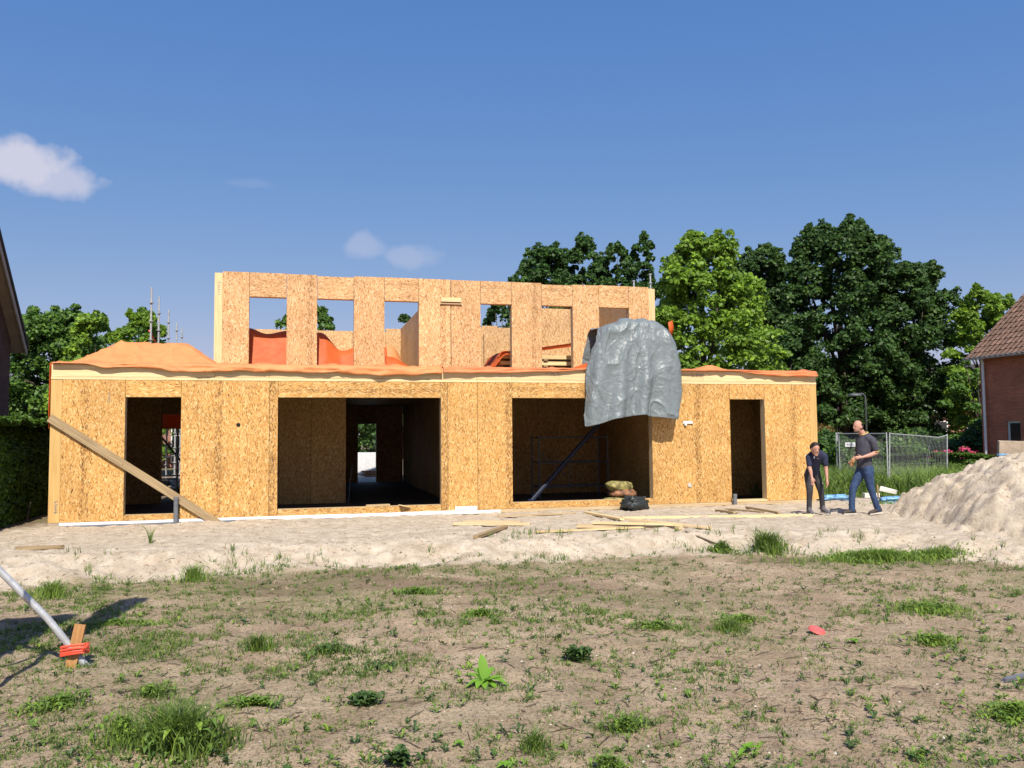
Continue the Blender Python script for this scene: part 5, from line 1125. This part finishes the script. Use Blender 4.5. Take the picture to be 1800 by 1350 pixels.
# a thin scatter of weeds on the sand bank
x = rg.random(600)*18-9; y = footy(x)+rg.random(600)**2*1.5; kk = fbm(x*1.5, y*1.5, 91, 3) > .60; x, y = x[kk], y[kk]; ci = np.repeat(np.arange(len(x)), 7); n = len(ci)
bx_ = x[ci]+rg.normal(size=n)*.03; by_ = y[ci]+rg.normal(size=n)*.03; V, F_ = blades(np.stack([bx_, by_, zs(bx_, by_)], -1), .05+.12*rg.random(n), .7, .007, 5); tag(link('bank_weeds', mesh_np('bank_weeds', V, F_, M['grass'])), kind='stuff')
# long grass behind the site on the right
n = 46000; x = 6.5+13*rg.random(n); y = 21.2+13*rg.random(n)**1.1; fy_ = np.interp(x, [6.5, 8, 9.4, 11, 12.2, 14, 20], [21.8, 22.5, 23.1, 22.9, 22.2, 21.2, 20.5])+(fbm(x*2, y, 3)-.5)*.8
kk = y > fy_; x, y = x[kk], y[kk]; n = len(x); hg = (.40+.50*fbm(x*.9, y*.9, 8, 3))*(.5+.6*rg.random(n))*sm(-.1, 1.0, y-np.interp(x, [6.5, 8, 9.4, 11, 12.2, 14, 20], [21.8, 22.5, 23.1, 22.9, 22.2, 21.2, 20.5]))
V, F_ = blades(np.stack([x, y, zs(x, y)-.02], -1), hg+.05, .75, .026, 6); tag(link('long_grass', mesh_np('long_grass', V, F_, [M['grass_l'], M['grass']], midx=np.tile((fbm(x*.6, y*.6, 44, 3) > .52).astype(int), 3))), kind='stuff')
def clump(name, x0, y0, rx, ry, h_, n, mat, label, seed, lean=.8, wd=.008, leafn=0, leafL=.06, leafmat='weed', cat='grass tuft', group=None):
    r_ = np.random.default_rng(seed); th = r_.random(n)*6.283; q = np.abs(r_.normal(size=n))*.5*(.55+.9*vn(np.cos(th)*1.7+seed, np.sin(th)*1.7, seed)); q = np.where(r_.random(n) < .18, q*1.7, q); x = x0+np.cos(th)*q*rx; y = y0+np.sin(th)*q*ry
    z = np.array([gz2(a, b_) for a, b_ in zip(x, y)]) if x0 > 7.4 else zs(x, y); z0 = gz2(x0, y0)
    V, F_ = blades(np.stack([x-x0, y-y0, z-z0-.005], -1), h_*(.45+.6*r_.random(n))*np.clip(1.15-q*.5, .4, 1), lean, wd, seed+1); mi = np.zeros(len(F_), int); mats = [M[mat]]
    if leafn:
        th = r_.random(leafn)*6.283; q = np.abs(r_.normal(size=leafn))*.5; x = x0+np.cos(th)*q*rx; y = y0+np.sin(th)*q*ry; zz = zs(x, y)-z0+h_*.5*r_.random(leafn)
        V2, F2 = leaves(np.stack([x-x0, y-y0, zz], -1), np.full(leafn, leafL), .5, .4, seed+4); F2 = F2+len(V); V = np.concatenate([V, V2]); mi = np.concatenate([mi, np.ones(len(F2), int)]); F_ = np.concatenate([F_, F2]); mats.append(M[leafmat])
    return tag(link(name, mesh_np(name, V, F_, mats, midx=mi), None, (x0, y0, z0)), label, cat, group)
clump('grass_tuft', -2.12, 5.40, .36, .26, .34, 1100, 'grass', 'largest dense grass tuft at the bottom left of the lawn', 101, .75, .008, 260, .07)
clump('grass_tuft', -2.55, 5.55, .18, .14, .26, 160, 'grass_l', 'thin tall grass stems just left of the largest tuft', 102, .5, .006, 60, .06)
clump('grass_tuft', -2.37, 7.85, .15, .12, .20, 260, 'grass', 'single grass tuft above the largest tuft', 103)
clump('grass_tuft', -5.75, 10.55, .28, .2, .26, 380, 'grass_l', 'bright grass tuft near the bank right of the slanting prop', 104)
clump('grass_tuft', -4.42, 11.65, .24, .2, .30, 300, 'grass_l', 'grass tuft growing at the foot of the sand bank left of centre', 105)
clump('grass_tuft', -5.9, 13.7, .05, .05, .38, 22, 'grass', 'lone tall weed on top of the sand bank at left', 106, .5)
clump('grass_tuft', 4.15, 13.75, .32, .25, .42, 620, 'grass', 'tall dark grass tuft on the bank below the bending man', 107, .7, .011, 60, .08)
clump('grass_tuft', 3.45, 14.0, .30, .2, .20, 330, 'grass', 'lower grass tuft left of the tall one on the bank', 108, .9, .010, 80, .07)
clump('grass_strip', 5.55, 12.9, 1.0, .32, .20, 3000, 'grass_l', 'long bright green grass strip at the foot of the sand heap', 109, .9, .011, 500, .07, cat='grass strip')
clump('grass_strip', 6.5, 13.05, .55, .25, .18, 1000, 'grass_l', 'short green grass patch at the right end of the long strip', 110, .9, .011, 150, .06, cat='grass patch')
clump('grass_patch', 9.9, 19.7, 1.1, .55, .16, 3600, 'grass_l', 'short lush grass patch between the torn blue foil and the sand heap', 111, .8, .014, cat='grass patch')
clump('grass_tuft', .74, 5.72, .22, .14, .12, 420, 'grass', 'flat yellowish grass tuft at the bottom centre right', 112, 1.0, .006, 120, .045)
clump('grass_tuft', .12, 5.35, .10, .08, .17, 150, 'grass', 'blue green grass tuft left of the flat yellowish tuft', 113)
clump('grass_tuft', .55, 5.02, .12, .06, .13, 120, 'grass_l', 'sparse grass blades at the bottom edge right of centre', 114, .8, .006, 60, .05)
clump('grass_mound', 2.13, 8.42, .2, .15, .14, 700, 'grass', 'compact dense grass mound left of the red disc', 115, .7, .006, cat='grass mound')
clump('grass_tuft', 2.35, 8.85, .32, .18, .10, 380, 'grass_l', 'bright low grass just behind the compact mound', 116, 1.0, .007, 150, .05)
clump('grass_patch', 3.42, 5.85, .26, .2, .10, 700, 'grass_l', 'low green patch at the right edge near the bottom', 117, 1.1, .006, 260, .05, cat='grass patch')
clump('grass_patch', -3.35, 6.25, .34, .26, .12, 420, 'grass', 'wide loose grass patch at the left edge below the wooden stake', 118, 1.1, .006, 200, .05, cat='grass patch')
clump('grass_patch', -2.75, 6.5, .2, .14, .14, 220, 'grass', 'loose grass patch right of the one at the left edge', 119, 1, .006, 60, .05, cat='grass patch')
clump('grass_patch', 4.55, 9.3, .5, .34, .13, 900, 'grass_l', 'bushy green patch in the right half of the lawn', 120, 1.0, .008, 200, .06, cat='grass patch')
clump('grass_patch', -1.2, 10.5, .40, .2, .10, 520, 'grass', 'low green patch below the middle of the sand bank', 121, 1, .008, 160, .06, cat='grass patch')
clump('grass_patch', -.38, 9.2, .22, .16, .09, 340, 'weed', 'round bright weed patch in the middle of the lawn', 122, 1, .008, 200, .05, cat='weed patch')
clump('grass_patch', -4.2, 8.95, .9, .16, .07, 700, 'grass_l', 'thin green streak of grass behind the wooden stake', 123, 1.2, .007, 160, .05, cat='grass patch')
clump('grass_patch', -1.7, 7.75, .36, .26, .10, 360, 'grass', 'sparse greyish grass patch left of centre', 124, 1, .006, 160, .045, 'weed_d', cat='grass patch')
clump('grass_patch', 3.9, 7.9, .30, .2, .11, 420, 'grass_l', 'yellowish green weeds right of the red disc', 125, 1, .007, 160, .06, cat='weed patch')
clump('grass_patch', 1.45, 8.55, .32, .16, .09, 420, 'grass', 'low grass patch left of the compact mound', 126, 1, .007, 120, .05, cat='grass patch')
clump('grass_tuft', .55, 7.45, .12, .1, .15, 60, 'weed_d', 'dark leafy weed in the middle right of the lawn', 127, .5, .008, 180, .075, 'weed_d', cat='weed')
clump('grass_tuft', -.70, 5.15, .07, .05, .10, 20, 'weed_d', 'small dark nettle at the bottom edge of the frame', 128, .4, .006, 70, .07, 'weed_d', cat='weed')
clump('clover_clump', -1.10, 6.25, .13, .09, .09, 30, 'weed_d', 'round dark leafed clover clump left of the broad leaved plant', 129, .5, .005, 420, .05, 'weed_d', cat='weed')
clump('weed_clump', -1.9, 6.2, .22, .08, .05, 120, 'weed', 'flat bright weeds left of the dark clover clump', 130, 1, .006, 260, .05, 'weed', cat='weed')
# broad leaved plant in the middle
bpn = empty('broad_leaved_plant', (-.24, 6.74, gz(-.24, 6.74)), 0, 'bright green plant with large pointed leaves in the middle of the lawn', 'plant')
def bigleaf(L_, wd, az_, el_, curl, z0=.02):
    n = 7; V = []; Fq = []
    for i in range(n):
        t_ = i/(n-1); r = L_*t_*math.cos(el_-curl*t_*.6); z = z0+L_*t_*math.sin(el_-curl*t_); hw = wd*math.sin(math.pi*min(1, t_*.93+.05))**.8*.5*(1-.1*t_)
        for s in (-1, 0, 1): V.append((r*math.cos(az_)-s*hw*math.sin(az_), r*math.sin(az_)+s*hw*math.cos(az_), z+abs(s)*hw*.35))
    for i in range(n-1):
        for k_ in (0, 1): Fq.append((i*3+k_, i*3+k_+1, i*3+k_+4, i*3+k_+3))
    return mesh_np('leaf', V, Fq, M['broad'], True)
for L_, wd, a, e_, c_ in ((.14, .085, -2.0, .8, .9), (.13, .08, -.6, .45, .8), (.15, .08, 3.4, .5, .7), (.22, .085, 1.9, 1.35, .2), (.19, .07, 2.9, .75, .5), (.20, .07, .2, .55, .5), (.24, .08, -.25, .65, .9), (.17, .06, -2.6, .6, .7), (.15, .06, -1.5, .5, .7), (.18, .07, 1.0, .9, .4), (.12, .05, -.9, .9, .5), (.20, .06, 2.3, 1.0, .6)): link('leaf', bigleaf(L_, wd, a, e_, c_), bpn)
for (x, y, s, sd_, lb) in ((1.42, 5.25, .8, 1, 'small bright leafy plant at the bottom right of centre'), (-.35, 5.42, .55, 2, 'tiny green seedling with wide leaves below the broad leaved plant'), (-.05, 5.10, .7, 3, 'leafy seedling at the bottom edge left of the sparse blades'), (3.15, 7.9, .8, 4, 'pair of yellow green leaves beside the weeds right of the red disc')):
    q = empty('seedling', (x, y, gz(x, y)), sd_, lb, 'plant')
    for k in range(6): link('leaf', bigleaf(.10*s*random.uniform(.7, 1.2), .05*s, k*1.05+random.random(), random.uniform(.4, 1.0), .6), q)

# ------------------------------------------------------------------ people
def ell(c, r, rot=None, n=14):
    V = []; Fq = []
    for i in range(n+1):
        p = math.pi*i/n
        for j in range(n*2):
            a = math.pi*j/n; v = Vector((r[0]*math.sin(p)*math.cos(a), r[1]*math.sin(p)*math.sin(a), r[2]*math.cos(p)))
            if rot: v.rotate(rot)
            V.append(tuple(v+Vector(c)))
    m = 2*n
    for i in range(n):
        for j in range(m): Fq.append((i*m+j, (i+1)*m+j, (i+1)*m+(j+1) % m, i*m+(j+1) % m))
    return V, Fq
def limb(mb, pts):
    """tapered limb; pts = (x, y, z, r) or (x, y, z, rx, ry)"""
    P = [Vector(p[:3]) for p in pts]
    for i in range(len(pts)-1):
        steps = max(2, int((P[i+1]-P[i]).length/.03))
        for k in range(steps+1):
            t_ = k/steps; c = P[i].lerp(P[i+1], t_); a = pts[i][3]*(1-t_)+pts[i+1][3]*t_
            b_ = (pts[i][4] if len(pts[i]) > 4 else pts[i][3])*(1-t_)+(pts[i+1][4] if len(pts[i+1]) > 4 else pts[i+1][3])*t_
            mb.add(*ell(c, (a, b_, min(a, b_)), n=6))
def fuse(name, mb, mat, parent, vox=.011, sm_it=6, clipf=None):
    me = mesh_np('tmp', mb.v, mb.f, mat, True); o = bpy.data.objects.new('tmp', me); COL.objects.link(o)
    r = o.modifiers.new('r', 'REMESH'); r.mode = 'VOXEL'; r.voxel_size = vox; r.use_smooth_shade = True
    s = o.modifiers.new('s', 'SMOOTH'); s.iterations = sm_it; s.factor = .5
    bpy.context.view_layer.update(); dg = bpy.context.evaluated_depsgraph_get(); me2 = bpy.data.meshes.new_from_object(o.evaluated_get(dg), depsgraph=dg)
    bpy.data.objects.remove(o); me2.name = name; me2.materials.clear(); me2.materials.append(mat)
    if clipf:
        bm = bmesh.new(); bm.from_mesh(me2); bmesh.ops.delete(bm, geom=[v for v in bm.verts if clipf(v.co)], context='VERTS'); bm.to_mesh(me2); bm.free()
    return link(name, me2, parent)
def hand(mb, w_, d, side, curl=.6, s=1.0):
    """palm and five fingers from wrist w_ along d; side = thumb direction"""
    w_ = Vector(w_); d = Vector(d).normalized(); side = Vector(side); side = (side-d*side.dot(d)).normalized(); nr = d.cross(side)
    limb(mb, [(*(w_), .026), (*(w_+d*.05*s), .034, .03), (*(w_+d*.085*s), .036, .026)])
    for i, l in enumerate((.075, .085, .078, .06)):
        b_ = w_+d*.09*s+side*(.03-.02*i); e1 = b_+d*l*.5; e2 = e1+(d*math.cos(curl)+nr*math.sin(curl))*l*.5
        limb(mb, [(*b_, .0105), (*e1, .0098), (*e2, .0085)])
    b_ = w_+d*.03+side*.028; limb(mb, [(*b_, .013), (*(b_+side*.03+d*.03), .0115), (*(b_+side*.035+d*.065), .0095)])
# --- the bald man standing, facing left
p2 = empty('person', (7.22, 17.2, gz(7.22, 17.2)+.005), R_(14), 'bald man in slate T-shirt and blue jeans striding left beside the house corner', 'person')
m = MB()
tilt = Matrix.Rotation(R_(-14), 3, 'Y').to_quaternion()
m.add(*ell((-.135, 0, 1.81), (.098, .078, .118), tilt)); m.add(*ell((-.165, 0, 1.755), (.066, .058, .072), tilt)); m.add(*ell((-.145, 0, 1.725), (.06, .05, .045), tilt))
m.add(*ell((-.240, 0, 1.775), (.022, .014, .024))); m.add(*ell((-.222, 0, 1.815), (.018, .045, .012))); m.add(*ell((-.218, 0, 1.73), (.014, .024, .012)))
for s in (-1, 1): m.add(*ell((-.115, s*.080, 1.785), (.022, .011, .033)))
limb(m, [(-.09, 0, 1.72, .062), (.0, 0, 1.60, .072)])
limb(m, [(.01, 0, 1.55, .10, .13), (.0, 0, 1.38, .125, .16), (-.01, 0, 1.1, .10, .13), (-.01, 0, .96, .09, .12)])
limb(m, [(.02, -.15, 1.54, .07), (.05, -.20, 1.50, .062), (.095, -.235, 1.27, .046), (-.06, -.22, 1.215, .044), (-.20, -.19, 1.18, .028)])
limb(m, [(.02, .15, 1.54, .07), (.03, .21, 1.48, .06), (.03, .25, 1.27, .046), (-.1, .17, 1.18, .042), (-.22, .08, 1.12, .028)])
hand(m, (-.20, -.19, 1.18), (-1, .25, -.1), (0, .3, 1), .9); hand(m, (-.22, .08, 1.12), (-.8, -.35, -.45), (0, -.3, 1), 1.0)
for pts in (((.0, -.09, .93, .078), (.045, -.09, .54, .055), (.19, -.09, .12, .042)), ((-.03, .09, .93, .078), (-.24, .09, .54, .055), (-.285, .085, .12, .042))): limb(m, pts)
body = fuse('body', m, M['skin'], p2, .012, 4)
m = MB(); limb(m, [(.015, 0, 1.575, .11, .15), (.0, 0, 1.45, .155, .185), (-.015, 0, 1.28, .158, .175), (-.02, 0, 1.1, .148, .165), (-.012, 0, .965, .142, .165)])
limb(m, [(.015, -.12, 1.55, .09), (.045, -.19, 1.51, .084), (.085, -.225, 1.33, .066)]); limb(m, [(.015, .12, 1.55, .09), (.03, .20, 1.49, .084), (.03, .24, 1.32, .066)])
fuse('t_shirt', m, M['greytee'], p2, .013, 5, lambda c: c.z < .955)
m = MB()
for pts in (((-.005, -.07, .95, .130, .105), (.0, -.085, .86, .120, .105), (.045, -.09, .54, .075), (.12, -.09, .32, .066), (.195, -.09, .11, .066)), ((-.02, .07, .95, .130, .105), (-.05, .085, .86, .120, .105), (-.24, .09, .54, .077), (-.275, .088, .32, .066), (-.285, .085, .10, .066))): limb(m, pts)
fuse('jeans', m, M['denim'], p2, .013, 5)
MB().tube([(.07, -.20, 1.335), (.082, -.222, 1.315)], .0, 4) if False else None
def ring(parent, c, r, ax_, mat, name, th=.006, n=18, sc=(1, 1)):
    ax_ = Vector(ax_).normalized(); u_ = ax_.orthogonal().normalized(); v_ = ax_.cross(u_)
    pts = [tuple(Vector(c)+u_*r*sc[0]*math.cos(2*math.pi*k/n)+v_*r*sc[1]*math.sin(2*math.pi*k/n)) for k in range(n+1)]
    MB().tube(pts, th, 5, cap=False).build(name, M[mat], parent, smooth=True)
ring(p2, (.09, -.228, 1.285), .064, (.04, -.03, -.2), 'yellow', 'sleeve_trim', .007); ring(p2, (.03, .243, 1.275), .064, (0, .03, -.2), 'yellow', 'sleeve_trim', .007)
ring(p2, (-.01, 0, 1.655), .083, (-.35, 0, .9), 'yellow', 'collar_trim', .011)
m = MB(); m.add(*ell((-.118, 0, 1.805), (.096, .086, .108), tilt)); fuse('hair', m, M['hair'], p2, .010, 2, lambda c: c.x < -.125 or c.z > 1.865 or c.z < 1.70)
for s in (-1, 1): o = MB().add(*ell((-.226, s*.033, 1.797), (.006, .012, .006), n=5)).build('eye', M['hair'], p2, smooth=True)
m = MB(); m.add(*ell((-.175, 0, 1.712), (.060, .056, .038), tilt)); fuse('beard', m, flat('stubble', (.17, .085, .055), .8, .2), p2, .010, 2, lambda c: c.z > 1.735 and c.x < -.2)
def shoe(parent, heel, toe, up_, mat, solec='sole'):
    h_ = Vector(heel); t_ = Vector(toe); d = (t_-h_); mb = MB()
    limb(mb, [(*(h_+Vector((0, 0, .035))), .048), (*(h_+d*.35+Vector((0, 0, .035))), .05), (*(h_+d*.7+Vector((0, 0, .02))), .05, .048), (*(t_+Vector((0, 0, .008))), .042, .042)])
    limb(mb, [(*(h_+d*.08+Vector((0, 0, .04))), .05), (*(h_+d*.12+Vector((0, 0, .11))), .045)])
    so_ = fuse('shoe', mb, M[mat], parent, .010, 3); mb = MB()
    mb.beam(tuple(h_-d*.16+Vector((0, 0, -.012))), tuple(t_+d*.13+Vector((0, 0, -.012))), .09, .024); mb.build('sole', M[solec], so_)
    return so_
shoe(p2, (-.24, .085, .035), (-.47, .085, .035), 0, 'shoe'); shoe(p2, (.24, -.09, .06), (.01, -.09, .035), 0, 'shoe')
tl = MB().box(-.035, .035, -.012, .012, -.08, .06).build('brown_wallet', M['stake'], None, (6.92, 17.10, gz(6.92, 17.1)+1.07), (.1, .25, .2)); tag(tl, 'small brown folder held in the hands of the bald man', 'folder')
# --- the man bending forward
p1 = empty('person', (6.13, 17.25, gz(6.13, 17.25)+.005), R_(6), 'dark haired man in navy T-shirt and charcoal trousers bending forward beside the house corner', 'person')
m = MB(); tl1 = (Matrix.Rotation(R_(66), 3, 'X') @ Matrix.Rotation(R_(0), 3, 'Y')).to_quaternion()
hc = Vector((-.135, -.47, 1.36))
m.add(*ell(hc, (.078, .098, .115), tl1)); m.add(*ell(hc+Vector((0, -.035, -.062)), (.056, .066, .07), tl1)); m.add(*ell(hc+Vector((-.005, -.105, -.055)), (.013, .02, .024), tl1)); m.add(*ell(hc+Vector((0, -.04, -.12)), (.04, .05, .03), tl1))
for s in (-1, 1): m.add(*ell(hc+Vector((s*.078, .01, -.02)), (.011, .02, .03), tl1))
limb(m, [(-.12, -.42, 1.30, .058), (-.055, -.33, 1.25, .07)])
limb(m, [(-.03, -.27, 1.20, .12, .10), (-.01, -.12, 1.02, .12, .10), (.03, 0, .88, .12, .10)])
A1 = [(-.14, -.30, 1.22, .062), (-.195, -.32, 1.18, .058), (-.205, -.35, .97, .043), (-.20, -.385, .90, .040), (-.195, -.42, .78, .026)]
A2 = [(.09, -.28, 1.24, .062), (.15, -.29, 1.20, .058), (.178, -.28, .95, .043), (.175, -.30, .86, .040), (.165, -.34, .72, .026)]
limb(m, A1); limb(m, A2); hand(m, A1[-1][:3], (.05, -.15, -1), (.6, -.8, 0), .5); hand(m, A2[-1][:3], (-.05, -.1, -1), (-.6, -.8, 0), .5)
for pts in (((-.05, .02, .84, .085), (-.06, -.03, .46, .052), (-.06, .03, .1, .04)), ((.11, .02, .84, .085), (.185, -.02, .47, .052), (.25, .06, .12, .04))): limb(m, pts)
fuse('body', m, M['skin'], p1, .012, 4)
m = MB(); limb(m, [(-.045, -.315, 1.245, .13, .085), (-.03, -.25, 1.18, .165, .105), (-.01, -.13, 1.03, .14, .115), (.025, -.03, .90, .135, .115)])
limb(m, [(-.10, -.30, 1.23, .075), (-.19, -.32, 1.175, .074), (-.20, -.345, 1.03, .060)]); limb(m, [(.05, -.28, 1.25, .075), (.145, -.29, 1.19, .074), (.17, -.283, 1.03, .060)])
fuse('t_shirt', m, M['navy'], p1, .013, 5)
m = MB()
for pts in (((-.02, -.01, .89, .098, .105), (-.05, .02, .80, .095, .105), (-.062, -.03, .46, .068), (-.062, .0, .28, .057), (-.06, .03, .07, .056)), ((.075, -.01, .89, .098, .105), (.11, .02, .80, .095, .105), (.185, -.02, .47, .068), (.22, .02, .30, .057), (.25, .06, .09, .056))): limb(m, pts)
fuse('trousers', m, M['charcoal'], p1, .013, 5)
m = MB(); m.add(*ell(hc+Vector((0, .018, .022)), (.087, .098, .118), tl1)); m.add(*ell(hc+Vector((0, -.05, .065)), (.07, .055, .05), tl1)); fuse('hair', m, M['hair'], p1, .010, 2, lambda c: (c.z < 1.315 and c.y < -.475) or c.z < 1.285)
for s in (-1, 1): MB().add(*ell(hc+Vector((s*.03, -.108, -.022)), (.012, .006, .006), n=5)).build('eye', M['hair'], p1, smooth=True)
shoe(p1, (-.06, .03, .035), (-.09, -.17, .035), 0, 'shoe_grey'); shoe(p1, (.245, .05, .045), (.275, -.15, .035), 0, 'shoe_grey')
MB().box(-.012, .012, -.006, .0, -.03, .02).build('neck_tag', M['white'], p1, (-.13, -.415, 1.18))
